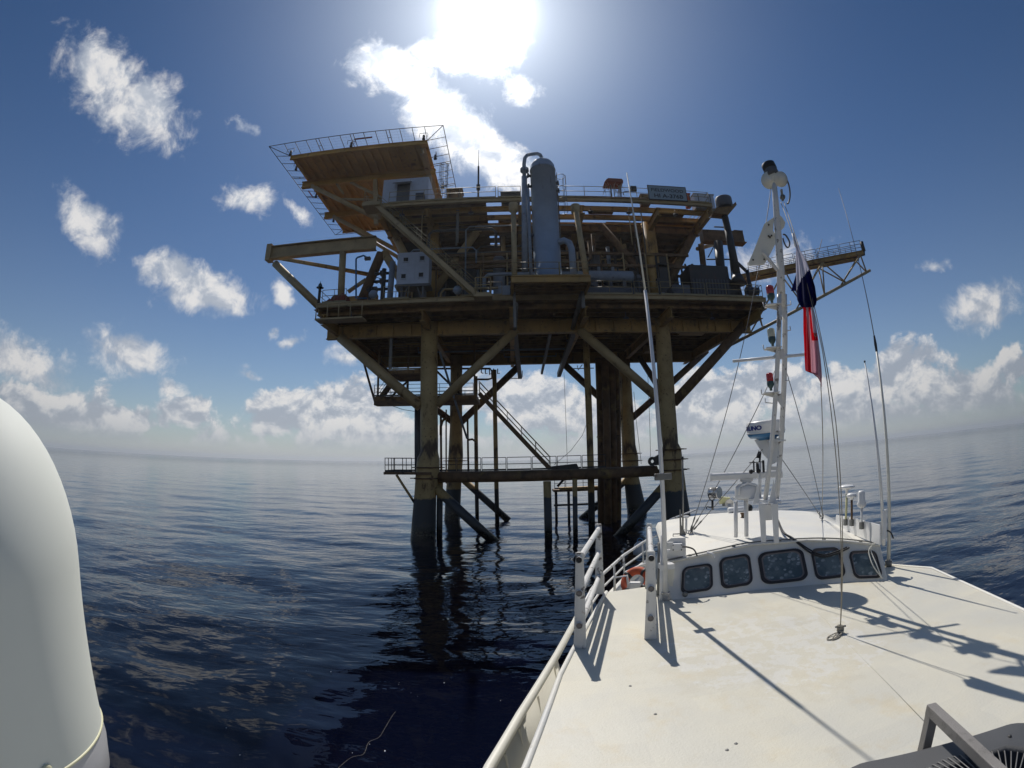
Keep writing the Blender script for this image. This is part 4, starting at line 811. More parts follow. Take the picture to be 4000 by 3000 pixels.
# orange covered raft bundle with frayed netting
b = Y(2390, 775, 33.6); b.z = ZT+.45
rf = thing('life_raft', b, 'orange raft bundle with frayed netting propped above the top railing', 'life raft')
a0, a1 = Y(2357, 728, 33.6), Y(2428, 712, 33.6); mb = MB(); c = (a0+a1)/2; L_ = a1.x-a0.x
mb.prism([c+Vector((-L_/2, -.5, -.10)), c+Vector((L_*.5, -.5, -.12)), c+Vector((L_*.52, -.5, .12)), c+Vector((L_*.46, -.5, .30)), c+Vector((-L_*.26, -.5, .32)), c+Vector((-L_*.38, -.5, .18))], (0, 1.1, 0)); mb.build('cover', 'cover', rf, bevel=.06)
mb = MB(); rn = random.Random(5)
for i in range(34):
    u = rn.uniform(-.48, .5)*L_; p = c+Vector((u, rn.uniform(-.5, .5), -.1)); mb.path([p, p+Vector((rn.uniform(-.15, .15), 0, -.3)), p+Vector((rn.uniform(-.3, .3), 0, -rn.uniform(.35, 1.3)))], .012, 4)
mb.build('netting', 'rope', rf)
mb = MB(); mb.tube((c.x-.2, 33.6, ZT+.4), c+Vector((-.2, 0, -.1)), .05, n=6); mb.tube((c.x+.6, 33.6, ZT+.4), c+Vector((.6, 0, -.1)), .05, n=6); mb.build('stand', 'dark', rf)
b = Y(2470, 770, YF); fl = thing('flood_light', (b.x, YF, ZT+.6), 'small dark floodlight on a bent arm beside the orange bundle', 'floodlight')
c = Y(2474, 738, YF); MB().box(c, (.5, .3, .45)).build('housing', 'dark', fl, bevel=.03); MB().path([(c.x-.9, YF, ZT+.66), (c.x-.9, YF, c.z-.35), c+Vector((-.25, 0, -.2))], .04, 6).build('arm', 'dark', fl)
def sbox(name, px0, py0, px1, py1, yd, dep, m, label, cat, z0=None):
    a, b = Y(px0, py1, yd), Y(px1, py0, yd); z = a.z if z0 is None else z0
    t = thing(name, ((a.x+b.x)/2, yd+dep/2, z), label, cat)
    MB().b2((a.x, yd, z), (b.x, yd+dep, b.z)).build('shell', m, t, bevel=.05)
    w_ = b.x-a.x
    MB().b2((a.x-.06, yd-.06, b.z-.02), (b.x+.06, yd+dep+.06, b.z+.06)).build('lid', m, t)
    mb = MB()
    for f in (.2, .8): mb.b2((a.x+w_*f-.03, yd-.03, z+.02), (a.x+w_*f+.03, yd-.001, b.z-.05))
    each(mb, 'strap', 'dark', t); return t
zt6 = ZT+.3
sbox('storage_bin', 1958, 752, 2030, 772, 33.8, .9, 'dark', 'low black bin on the top deck left of the grey vessel', 'bin', zt6)
sbox('storage_bin', 1745, 738, 1805, 785, 34.5, 1.1, 'deckdark', 'brown bin on the top deck below the caged ladder', 'bin', zt6)
sbox('tool_chest', 2715, 762, 2786, 788, 33.8, .9, 'cab', 'pale weathered chest behind the corner of the top railing', 'chest', zt6)
sbox('tool_chest', 2505, 762, 2537, 778, 33.7, .7, 'rusty', 'small rusty chest just left of the name board', 'chest', zt6)
sbox('tool_chest', 2681, 758, 2694, 780, 33.7, .5, 'orange', 'little orange chest squeezed at the right edge of the name board', 'chest', zt6)
# radio mast on the top deck
b = Y(1868, 780, 33.5); b.z = zt6; rm = thing('antenna_mast', b, 'slim dark antenna mast standing alone left of the grey vessel', 'antenna')
MB().tube(b, (b.x, b.y, Y(1868, 650, 33.5).z), .075, n=8).build('pole', 'dark', rm); MB().tube((b.x, b.y, Y(1868, 650, 33.5).z), (b.x, b.y, Y(1868, 586, 33.5).z), .03, .015, n=6).build('whip', 'net', rm); MB().box((b.x, b.y, Y(1868, 732, 33.5).z), (.3, .25, .45)).build('clamp', 'dark', rm)
b = Y(2212, 735, YF); o = MB().tube((b.x, YF, ZT+1.6), (b.x, YF, Y(2212, 684, YF).z), .022, .012, n=5).build('whip_antenna', 'net', None, base=(b.x, YF, ZT+1.6)); tag(o, 'short whip antenna on the top railing right of the vessel', 'antenna')
# exhaust stack and drum at the right end
b = Vector((17.9, 34.6, ZD)); st = thing('exhaust_stack', b, 'dark leaning exhaust stack topped by a grey drum at the right end', 'exhaust stack')
top = Y(2829, 835, 34.6); bot = Y(2880, 1085, 34.0); mb = MB(); mb.tube(bot, top, .36, .30, n=16); mb.tube(bot-UP*.6, bot+UP*.3, .75, .36, n=16); mb.build('pipe', 'dark', st)
c = Y(2829, 800, 34.6); MB().lathe([(.74, 0), (.78, .06), (.78, .95), (.74, 1.0), (0, 1.02)], c-UP*.35, n=24).build('drum', 'greydark', st)
mb = MB(); a = Y(2790, 833, 34.3); mb.prism([Y(2786, 812, 34.2), Y(2788, 832, 34.2), Y(2846, 838, 34.2), Y(2878, 800, 34.2), Y(2874, 788, 34.2), Y(2855, 805, 34.2)], (0, .9, 0)); mb.build('bracket', 'deckdark', st)
MB().tube(Y(2790, 886, 34.6), Y(2836, 888, 34.6), .06, n=6).build('tie_rod', 'dark', st)
# box beam and frame on the right
mb = MB(); a, b = Y(2740, 925, 38.5), Y(2898, 932, 38.5); mb.beam(a, b, .9, 1.15); mb.beam(b+UP*.6-Vector((1, 0, 0)), b+UP*.6, 1.0, .08); mb.beam(b-UP*.6-Vector((1, 0, 0)), b-UP*.6+Vector((.2, 0, 0)), 1.0, .08); mb.build('cantilever_beam', 'rusty', pf)
brace(Y(2805, 945, 37), Y(2824, 1165, 37), .42, 'dark'); brace(Y(2738, 955, 37.5), Y(2760, 1165, 37.5), .28, 'rusty'); brace(Y(2724, 972, 40), Y(2790, 955, 42), .2, 'yellow'); brace(Y(2845, 955, 38), Y(2866, 1165, 38), .06, 'dark'); brace(Y(2790, 960, 38), Y(2766, 1005, 38), .05, 'dark'); brace(Y(2760, 1013, 38), Y(2850, 1013, 38), .07, 'dark')
# engine skid at right
b = Vector((15.2, 34.4, ZD+.05)); sk = thing('generator_skid', b, 'big dark engine skid behind the railing at the right end', 'generator')
zs = Y(2810, 1037, 34.2).z; MB().b2((14.6, 34.2, ZD+.05), (18.2, 36.6, zs)).build('housing', 'dark', sk, bevel=.1); MB().b2((12.7, 34.0, ZD+.02), (19.0, 36.8, ZD+.3)).build('skid', 'greydark', sk)
mb = MB(); mb.tube((18.0, 35.0, ZD+1.2), (18.9, 35.0, ZD+1.2), .85, n=20); mb.prism([(18.2, 34.4, ZD+2.5), (19.2, 34.4, ZD+1.8), (19.4, 34.4, ZD+.3), (18.2, 34.4, ZD+.3)], (0, 1.6, 0)); mb.build('flywheel_guard', 'dark', sk); MB().b2((13.0, 34.3, ZD+.3), (14.5, 36.2, ZD+1.7)).build('radiator', 'greydark', sk)
for i in range(5): MB().tube((14.9+i*.45, 35.2, zs), (14.9+i*.45, 35.2, zs+.25+.2*(i % 2)), .12, n=10).build('air_filter', 'greydark', sk)
mb = MB()
for i in range(12): mb.b2((14.75+i*.28, 34.13, ZD+.5), (14.9+i*.28, 34.198, ZD+2.2))
mb.build('louvre', 'greydark', sk)
# small crane post and wellhead bits near the boom root
b = Vector((20.0, 34.2, ZD)); wc = thing('winch_post', b, 'dark winch post with hanging chain at the far right corner of the deck', 'winch')
mb = MB(); mb.tube(b, b+UP*3.2, .16, n=10); mb.beam(b+UP*3.0, b+Vector((-1.0, 0, 4.0)), .2, .2); mb.build('post', 'dark', wc); mb = MB(); mb.tube(b+Vector((-.5, -.3, 1.2)), b+Vector((.5, -.3, 1.2)), .34, n=14); mb.torus(b+Vector((-.45, -.3, 1.2)), (1, 0, 0), .45, .04, 18, 5); mb.torus(b+Vector((.45, -.3, 1.2)), (1, 0, 0), .45, .04, 18, 5); mb.build('drum', 'greydark', wc)
# tanks and exchangers in the shade between the decks
def htank(c, L_, r, m, label, cat='tank', name='horizontal_tank'):
    c = Vector(c); t = thing(name, c, label, cat); a = c+Vector((-L_/2, 0, r+.55))
    MB().lathe([(0, -.35*r), (.5*r, -.28*r), (.86*r, -.12*r), (r, 0), (r, L_), (.86*r, L_+.12*r), (.5*r, L_+.28*r), (0, L_+.35*r)], a, (1, 0, 0), 26).build('shell', m, t)
    for f in (.2, .8): MB().b2(c+Vector((-L_/2+L_*f-.15, -r*.8, 0)), c+Vector((-L_/2+L_*f+.15, r*.8, .75))).build('saddle', 'greydark', t)
    for f in (.3, .6): MB().tube(a+Vector((L_*f, 0, r*.9)), a+Vector((L_*f, 0, r+.5)), .14, n=10).build('nozzle', m, t)
htank((7.6, 35.2, ZD+.05), 5.0, .55, 'greydark', 'dark horizontal tank behind the railing, right of the vessel platform')
htank((8.2, 36.2, ZD+2.0), 4.0, .5, 'gpipe', 'bluish horizontal exchanger above the dark tank in the shade', 'heat exchanger', 'heat_exchanger')
htank((-1.0, 40.5, ZD+3.2), 5.0, .9, 'rusty', 'rusty drum tank high in the shade behind the outside stair')
for (x, y, r, h_, m, lab) in ((-3.4, 37.6, .7, 4.5, 'greydark', 'dark upright tank behind the foot of the outside stair'), (-.9, 37.2, .5, 5.2, 'gpipe', 'slim grey upright tank just left of the vessel platform'), (10.6, 39, .8, 5.0, 'rusty', 'rusty upright tank left of the right hand column'), (14.4, 38.5, .55, 4.2, 'greydark', 'dark upright tank behind the engine skid')):
    t = thing('upright_tank', (x, y, ZD), lab, 'tank'); MB().lathe([(r, 0), (r, h_), (r*.8, h_+.25*r), (r*.4, h_+.4*r), (0, h_+.45*r)], (x, y, ZD), n=22).build('shell', m, t); MB().tube((x+r, y-.2, ZD+1.0), (x+r+.5, y-.2, ZD+1.0), .1, n=8).build('nozzle', m, t); MB().lathe([(r+.002, 0), (r+.1, .0), (r+.1, .12), (r+.002, .12)], (x, y, ZD+.02), n=22).build('base_ring', 'greydark', t)
t = thing('switch_panel', (-1.9, 34.0, ZD+.05), 'blue grey panel box beside the stair foot on the lower deck', 'panel')
MB().b2((-.9, 34.0, ZD+.4), (.0, 34.5, ZD+1.5)).build('box', 'gpipe', t, bevel=.03); MB().b2((-.8, 34.1, ZD), (-.1, 34.4, ZD+.4)).build('stand', 'greydark', t)
# valve tree and red tarpaulin heap at the left end
b = Vector((-11.2, 35.6, ZD)); vt = thing('valve_tree', b, 'dark valve tree with grey upright pipe left of the pale cabin', 'valve tree')
MB().tube(b+Vector((1.4, 0, 0)), b+Vector((1.5, 0, 4.6)), .25, n=12).build('upright_pipe', 'gpipe', vt)
mb = MB()
for (dx, z, L_) in ((0, 2.9, 1.3), (0, 3.6, 1.2), (-.6, 2.2, 1.9), (-.2, 1.0, 1.5)): mb.tube(b+Vector((dx, 0, z)), b+Vector((dx+L_, 0, z)), .13, n=8); mb.torus(b+Vector((dx+.3, -.25, z)), (0, 1, 0), .26, .03, 14, 5); mb.box(b+Vector((dx+.7, 0, z)), (.4, .4, .4))
mb.tube(b+Vector((-.3, 0, 0)), b+Vector((-.3, 0, 2.4)), .16, n=8); mb.tube(b+Vector((.8, 0, 0)), b+Vector((.8, 0, 4.0)), .2, n=8); mb.build('valve_stack', 'dark', vt)
b = Y(1437, 1180, 35.5); vp = thing('vent_pipe', (Y(1433, 1180, 36).x, 36, ZD), 'thin blue gooseneck vent pipe left of the valve tree', 'vent pipe')
MB().path([Y(1434, 1165, 36), Y(1391, 1165, 36), Y(1391, 1012, 36), Y(1396, 1006, 36), Y(1420, 998, 36), Y(1430, 1004, 36)], .08, 8).build('pipe', 'blue', vp); MB().box(Y(1436, 1010, 36), (.5, .3, .25)).build('head', 'dark', vp)
b = Y(1310, 1172, 34.6); b.z = ZD+.02; hp = thing('tarpaulin', b, 'crumpled faded red tarpaulin heap at the front left corner', 'tarpaulin')
rows = []; rn = random.Random(11); prof = [(.0, .0), (.12, .5), (.25, 1.0), (.4, 1.25), (.55, 1.5), (.7, 1.65), (.85, 1.5), (.95, .9), (1, .0)]
x0, x1 = Y(1250, 1170, 34.6).x, Y(1375, 1150, 34.6).x
for j in range(9):
    t_ = j/8; row = []
    for i in range(25):
        u = i/24; h_ = 0
        for (a, b_), (c_, d_) in zip(prof, prof[1:]):
            if a <= u <= c_: h_ = b_+(d_-b_)*(u-a)/(c_-a)
        h_ *= math.sin(math.pi*min(max(t_, .0), 1))**.6; row.append(Vector((x0+(x1-x0)*u, 33.5+2.2*t_, ZD+.02+max(0, h_+rn.uniform(-.1, .1) if 0 < t_ < 1 else 0))))
    rows.append(row)
MB().grid(rows, False).build('cloth', 'cover', hp)
b = Y(1246, 1170, YF); t = thing('beacon_post', (b.x, YF, ZD+.3), 'short post with a small lantern at the front left deck corner', 'lantern')
MB().tube((b.x, YF, ZD+.3), (b.x, YF, Y(1246, 1125, YF).z), .12, n=8).build('post', 'dark', t); MB().lathe([(.3, 0), (.3, .04), (.14, .05), (.17, .2), (.1, .36), (.03, .42), (.02, .55)], (b.x, YF, Y(1246, 1125, YF).z), n=12).build('lantern', 'green', t)
for (px_, py_, lab) in ((1458, 1150, 'round blue grey float hung on the railing left of the cabin'), (1787, 1133, 'round blue grey float hung on the railing near the stair foot')):
    c = Y(px_, py_, YF-.25); t = thing('float_ball', c, lab, 'float'); MB().lathe([(0, -.34), (.2, -.28), (.32, -.1), (.34, 0), (.32, .1), (.2, .28), (0, .34)], c, n=18).build('ball', 'gpipe', t); MB().torus(c+UP*.4, (0, 1, 0), .08, .02, 10, 5).build('ring', 'dark', t)
# ---------------------------------------------------------------- crew boat
ZK = 4.5; HD = R(20.5); Fh = Vector((math.sin(HD), math.cos(HD), 0)); Rh = Vector((math.cos(HD), -math.sin(HD), 0)); C0 = Vector((3.1, 5.1, 0))
def B(f, r, z): return C0+Fh*f+Rh*r+UP*z
def loc(p): d = Vector(p)-C0; return d.dot(Fh), d.dot(Rh)
cb = thing('crew_boat', B(0, 0, 0), 'white crew boat in the foreground with five curtained wheelhouse windows', 'boat')
# upper deck (wheelhouse roof aft), measured outline carried on aft
left = [Z(2369, 2313, ZK), Z(2238, 2539, ZK), Z(2188, 2638, ZK), Z(2052, 3000, ZK), B(-4.6, -1.86, ZK), B(-9, -1.84, ZK)]
base_px = [(2620, 2343), (2802, 2325), (2958, 2304), (3175, 2284), (3324, 2274), (3467, 2268)]
wb = [Z(x, y, ZK) for x, y in base_px]
right = [Z(3480, 2208, ZK), Z(3640, 2220, ZK), Z(4000, 2385, ZK), B(-4, 2.15, ZK), B(-9, 2.1, ZK)]
fl_ = Z(2609, 2279, ZK)
outline = left[::-1]+[fl_]+[B(.35, -.6, ZK), B(.35, .6, ZK)]+right
mb = MB(); bmv = outline; mb.prism([p-UP*.10 for p in bmv], (0, 0, .10)); mb.build('roof_deck', 'roofdeck', cb)
# rounded gutter lip along the left deck edge and the seam of the plating
mb = MB(); mb.path([p+UP*.002 for p in left], .022, 8); mb.build('deck_edge', 'boatwhite', cb)
mb = MB(); mb.path([p+UP*.0 for p in right], .02, 8); mb.build('deck_edge', 'boatwhite', cb)
a, b = Z(3160, 2360, ZK), Z(3640, 2850, ZK); MB().path([a+UP*.001, a.lerp(b, .5)+UP*.001, b+UP*.001], .003, 6).build('deck_seam', 'roofdeck', cb)
for (x, y) in ((2560, 2790), (2875, 2905), (2840, 2930), (2462, 2680)): MB().lathe([(0, .006), (.007, .006), (.012, 0)], Z(x, y, ZK), n=10).build('rivet', 'steel', cb)
# deckhouse sides below the roof deck
ins = [B(.30, -1.55, 0), B(-1.2, -1.62, 0), B(-4, -1.62, 0), B(-9, -1.62, 0), B(-9, 1.8, 0), B(-4, 1.85, 0), B(.2, 1.8, 0)]
MB().prism([p+UP*2.6 for p in ins], (0, 0, 1.79)).build('deckhouse', 'boatwhite', cb)
# hull: sheer line, topsides, main deck
sheer = [(-9, 2.7, 3.35), (-6, 2.72, 3.4), (-3, 2.68, 3.5), (0, 2.66, 3.62), (2, 2.62, 3.75), (4, 2.5, 3.88), (6, 2.2, 4.02), (8, 1.72, 4.16), (9.6, 1.1, 4.28), (10.6, .5, 4.36), (11.1, .04, 4.4)]
for s, nm in ((-1, 'a'), (1, 'b')):
    rows = []
    for (f, r, z) in sheer:
        rows.append([B(f, s*r, z-.72), B(f, s*(r-.02), z-.75), B(f-.12*max(0, f-5), s*r*.97, 1.6), B(f-.35*max(0, f-5), s*max(r-.12-.04*max(0, f-3), .02), .3), B(f-.4*max(0, f-5), s*max(r-.5-.06*max(0, f-3), .01), -.9)])
    o = MB().grid(rows).build('hull_side', 'boatwhite', cb); sd = o.modifiers.new('t', 'SOLIDIFY'); sd.thickness = .05
rows = [[B(f, -r+.03, z-.95), B(f, 0, z-.90), B(f, r-.03, z-.95)] for (f, r, z) in sheer]
MB().grid(rows).build('main_deck', 'roofdeck', cb)
MB().prism([B(-9, -2.7, -.9), B(-9, 2.7, -.9), B(-9, 2.7, 2.6), B(-9, -2.7, 2.6)], Fh*-.1).build('transom', 'boatwhite', cb)
# bulwark plates with a tube on top
rail_pts = [Z(1780, 3300, 3.8)+Vector((-.06, -.2, 0)), Z(1910, 3000, 3.8), Z(2030, 2795, 3.8), Z(2178, 2553, 3.8), Z(2268, 2385, 3.8)]
rail_pts = [rail_pts[0]-(rail_pts[1]-rail_pts[0])*3]+rail_pts
MB().path(rail_pts, .045, 10).build('bulwark_rail', 'cream', cb)
pl = rail_pts[:-2]+[Z(2172, 2563, 3.8)]
mb = MB(); rows = []
for p in pl: rows.append([p-UP*.04+Rh*.0, p-UP*.5+Rh*.10, p-UP*1.2+Rh*.14])
o = mb.grid(rows).build('bulwark', 'cream', cb); sd = o.modifiers.new('t', 'SOLIDIFY'); sd.thickness = .02
mb = MB()
for p, q in zip(pl[1:], pl[2:]):
    for f in (.35, .85): c = p.lerp(q, f)+Rh*.05-UP*.4; mb.beam(c+UP*.34-Rh*.03, c-UP*.7+Rh*.08, .05, .03)
each(mb, 'bulwark_stay', 'cream', cb)
# bow rails
bow = [Z(2268, 2385, 3.8), Z(2310, 2305, 3.85), Z(2356, 2241, 3.9), Z(2436, 2169, 3.95), Z(2510, 2120, 4.0), Z(2571, 2085, 4.05)]
d_ = bow[-1]-bow[-2]
bow += [bow[-1]+Vector((1.0, 1.9, .1)), bow[-1]+Vector((2.3, 3.0, .2))]
sh2 = [p-UP*.52+Rh*.02 for p in bow]
mb = MB(); mb.path(bow, .032, 8); mb.path([p-UP*.27 for p in bow], .022, 8)
for p, q in zip(bow, bow[1:]):
    k = max(1, round((q-p).length/.9))
    for i in range(k): c = p.lerp(q, i/k); mb.tube(c, c-UP*.58+Rh*.03-Fh*.12, .02, n=6)
mb.build('bow_rail', 'chipped', cb)
sb = [B(f, r, z) for f, r, z in ((.5, 2.62, 4.3), (3, 2.5, 4.45), (6, 2.1, 4.6), (8.5, 1.4, 4.75), (10.6, .3, 4.85))]
rows = [[p-UP*.50, p-UP*.56+Rh*.10, p-UP*1.0+Rh*.12] for p in bow]
o = MB().grid(rows).build('bulwark', 'boatwhite', cb); sd = o.modifiers.new('t', 'SOLIDIFY'); sd.thickness = .03
# wheelhouse: raked aft wall with five windows
top_px = [(2600, 2199), (2790, 2157), (2941, 2127), (3150, 2112), (3292, 2114), (3438, 2130)]
wt = [None]*6
def facet(i, j, ref, ks):
    n_ = (wb[j]-wb[i]).cross(ref-wb[i]).normalized()
    for k in ks: wt[k] = PL(*top_px[k], wb[i], n_)
facet(2, 3, Z(3060, 2119, 4.99), (2, 3)); facet(3, 4, wt[3], (4,)); facet(4, 5, wt[4], (5,)); facet(1, 2, wt[2], (1,)); facet(0, 1, wt[1], (0,))
print('wall top', [tuple(round(c, 2) for c in q) for q in wt])
rows = [[b-UP*.0, b.lerp(t, .5), t] for b, t in zip(wb, wt)]
mb = MB(); mb.grid(rows, False)
sideL = [wt[0]+Fh*4.0-Rh*.25, wt[0]+Fh*4.0-Rh*.3-UP*2.2, wb[0]+UP*0-UP*1.9]
mb.add([wt[0], wb[0], wb[0]-UP*1.8, wt[0]+Fh*3.9-Rh*.25-UP*1.9, wt[0]+Fh*3.9-Rh*.25-UP*.06], [(0, 1, 2, 3, 4)])
mb.add([wt[-1], wb[-1], wb[-1]-UP*1.8, wt[-1]+Fh*3.6+Rh*.1-UP*1.9, wt[-1]+Fh*3.6+Rh*.1-UP*.06], [(0, 1, 2, 3, 4)])
mb.build('wheelhouse', 'boatwhite', cb)
def roofz(f, r): return 5.0-.10*(r/1.4)**2+.05*math.sin(min(max(f, 0)/3.2, 1)*math.pi*.5)-.16*max(0, f-2.8)**2*.35
fl0, fr0 = loc(wt[0]), loc(wt[-1])
rows = []
NF, NR = 18, 15
for i in range(NF+1):
    t = i/NF; row = []
    for j in range(NR+1):
        s = j/NR; k = s*(len(wt)-1); a = min(int(k), len(wt)-2); p = wt[a].lerp(wt[a+1], k-a); f0, r0 = loc(p)
        r1 = -1.66+(1.42+1.66)*s; c = abs(s-.5)*2; fend = 4.55-1.05*c**3
        f = f0+(fend-f0)*t; r = r0+(r1-r0)*min(1, t*1.3)
        z0 = p.z+(roofz(f, r)-p.z)*min(1, t*2.5) if t < .4 else roofz(f, r); row.append(B(f, r, z0))
    rows.append(row)
o = MB().grid(rows).build('wheelhouse_roof', 'boatwhite', cb); sd = o.modifiers.new('t', 'SOLIDIFY'); sd.thickness = .05; sd.offset = -1
mb = MB(); mb.path([p+UP*.004-Fh*.012 for p in wt], .014, 6); mb.build('roof_lip', 'boatwhite', cb)
mb = MB(); mb.path([wb[0], wb[0].lerp(wt[0], .5)+Vector((-.02, 0, 0)), wt[0]], .02, 6); mb.build('corner_bead', 'boatwhite', cb)
# windows: gasket, inner trim, curtained pane
def curtain():
    m = bpy.data.materials.new('curtained_glass'); m.use_nodes = True; t = m.node_tree; q = G(t); b = t.nodes['Principled BSDF']
    p = q.n('ShaderNodeNewGeometry').outputs['Position']
    pw = q.v('ADD', q.v('MULTIPLY', p, (1, 1, 1.5)), q.v('SCALE', (1, 1, 1), sc_=q.m('MULTIPLY', q.noise(p, 9, 3), .03)))
    vo = q.n('ShaderNodeTexVoronoi'); q._in(vo.inputs['Vector'], pw); vo.inputs['Scale'].default_value = 13; vo.inputs['Randomness'].default_value = 1
    v2 = q.n('ShaderNodeTexVoronoi'); q._in(v2.inputs['Vector'], q.v('ADD', pw, (3, 1, 2))); v2.inputs['Scale'].default_value = 19
    n = q.noise(p, 5, 4, .6)
    c = q.mix(q.ramp(n, .35, .65), (.075, .105, .118, 1), (.14, .178, .19, 1))
    c = q.mix(q.m('MULTIPLY', q.ramp(vo.outputs[0], .42, .26), q.ramp(q.noise(p, 8, 2), .35, .6)), c, (.26, .30, .315, 1))
    c = q.mix(q.m('MULTIPLY', q.ramp(v2.outputs[0], .34, .2), q.ramp(q.noise(q.v('ADD', p, (2, 2, 2)), 7, 2), .5, .62)), c, (.42, .46, .475, 1))
    q._in(b.inputs['Base Color'], c); b.inputs['Roughness'].default_value = .09; b.inputs['Specular IOR Level'].default_value = .5
    return m
M['curtain'] = curtain()
def rr(cs, k, n=7):                                                       # rounded quad through four corners; k = inset 0..1 of half size
    tl, tr, br, bl = cs; pts = []
    for (cx, cy, a0) in ((1, 1, 0), (-1, 1, 90), (-1, -1, 180), (1, -1, 270)):
        for i in range(n):
            a = R(a0+90*i/(n-1)); rad = .42; x = cx*(1-rad)+math.cos(a)*rad; y = cy*(1-rad)+math.sin(a)*rad
            x *= k; y *= k; u = (x+1)/2; v = (y+1)/2; pts.append(bl.lerp(br, u).lerp(tl.lerp(tr, u), v))
    return pts
def window(pxs):
    mx = sum(p[0] for p in pxs)/4; i = max(0, min(4, next((k for k in range(5) if base_px[k][0]-15 <= mx <= base_px[k+1][0]+5), 4)))
    n = (wb[i+1]-wb[i]).cross(wt[i]-wb[i]).normalized(); n = -n if n.dot(Fh) > 0 else n
    mid = (wb[i]+wb[i+1]+wt[i]+wt[i+1])/4
    cs = [PL(x, y, mid+n*.012, n) for x, y in pxs]
    def ring(k0, k1, h0, h1):
        a, b = rr(cs, k0), rr(cs, k1); N = len(a); mb = MB()
        mb.add([p+n*h0*0-n*.03 for p in a]+[p+n*h0 for p in a]+[p+n*h1 for p in b]+[p-n*.02 for p in b], [(l*N+j, l*N+(j+1) % N, (l+1)*N+(j+1) % N, (l+1)*N+j) for l in range(3) for j in range(N)], False); return mb
    fr = ring(1.0, .87, .012, .014).build('window', 'gasket', cb)
    ring(.87, .80, .006, .004).build('trim', 'trim', fr)
    q = rr(cs, .82); MB().add([p+n*.001 for p in q], [list(range(len(q)))]).build('pane', 'curtain', fr)
    return n
for w4 in ([(2665, 2217), (2781, 2199), (2785, 2303), (2660, 2321)], [(2808, 2182), (2927, 2161), (2942, 2282), (2819, 2301)], [(2957, 2161), (3133, 2139), (3160, 2264), (2977, 2284)], [(3165, 2145), (3277, 2137), (3307, 2252), (3188, 2266)], [(3313, 2154), (3420, 2149), (3450, 2256), (3338, 2260)]): window(w4)
# drain spout, roof-edge cable clips
def cable(pts, r, m, label, name='cable', cat='cable', par=None):
    if par is not None: return MB().path(pts, r, 6).build(name, m, par)
    o = MB().path(pts, r, 6).build(name, m, None, base=Vector(pts[0])); return tag(o, label, cat)
def smooth(pts, n=6):
    pts = [Vector(p) for p in pts]; out = []; P_ = [pts[0]]+pts+[pts[-1]]
    for i in range(1, len(P_)-2):
        for k in range(n):
            t = k/n; a, b, c, d = P_[i-1:i+3]; out.append(.5*((2*b)+(c-a)*t+(2*a-5*b+4*c-d)*t*t+(3*b-a-3*c+d)*t**3))
    return out+[pts[-1]]
rz = lambda x, y, z=5.0: Z(x, y, z)
mb = MB(); mb.path(smooth([p+UP*.025+Fh*.03 for p in wt]), .009, 6)
for p, q in zip(wt, wt[1:]): mb.box(p.lerp(q, .5)+UP*.02+Fh*.03, (.035, .035, .03))
tag(mb.build('roof_cable', 'steel', None, base=wt[0]), 'thin grey cable clipped all along the aft edge of the wheelhouse roof', 'cable')
def fn(i, j): q = (wb[j]-wb[i]).cross(wt[i]-wb[i]).normalized(); return -q if q.dot(Fh) > 0 else q
f34, f45 = fn(3, 4), fn(4, 5)
def on(x, y, k=3, o=.03): n = f34 if k == 3 else f45; return PL(x, y, wb[k]+n*o, n)
cable(smooth([rz(3035, 2030, 5.1), rz(3055, 2075, 5.06), rz(3090, 2102, 5.02), on(3117, 2122), on(3165, 2158), on(3215, 2174), on(3265, 2163), on(3310, 2143), on(3316, 2138)]), .012, 'black', 'black cable sagging in front of the fourth wheelhouse window')
cable(smooth([rz(3040, 2030, 5.1), rz(3062, 2078, 5.06), rz(3096, 2100, 5.02), on(3121, 2119), on(3168, 2150), on(3215, 2167), on(3262, 2156), on(3308, 2137)]), .009, 'black', 'thinner black cable running just above the sagging one')
cable(smooth([wt[0].lerp(wt[1], .85)+UP*.02-Fh*.02, wt[0].lerp(wt[1], .95)-Fh*.08+UP*.0, wt[0].lerp(wt[1], 1.0)-Fh*.09-UP*.05]), .016, 'white', 'short white drain hose over the roof edge above the second window', 'drain_hose', 'hose')
for k, (o, lb) in enumerate(((0, 'pale cable hanging over the right end window'), (8, 'second pale cable looping lower beside the right end window'))):
    cable(smooth([wt[5]+UP*.04-Fh*.03-Rh*(.08+.03*k), on(3394+o, 2150, 4), on(3408+o*2, 2205, 4, .05), on(3436+o*.5, 2246, 4, .04), on(3446, 2258, 4, .02)]), .008, 'cream', lb)
MB().lathe([(0, .02), (.03, .02), (.035, 0)], wb[0].lerp(wb[1], .3)+UP*.06-Fh*.03, -Fh, n=10).build('drain_plug', 'steel', cb)

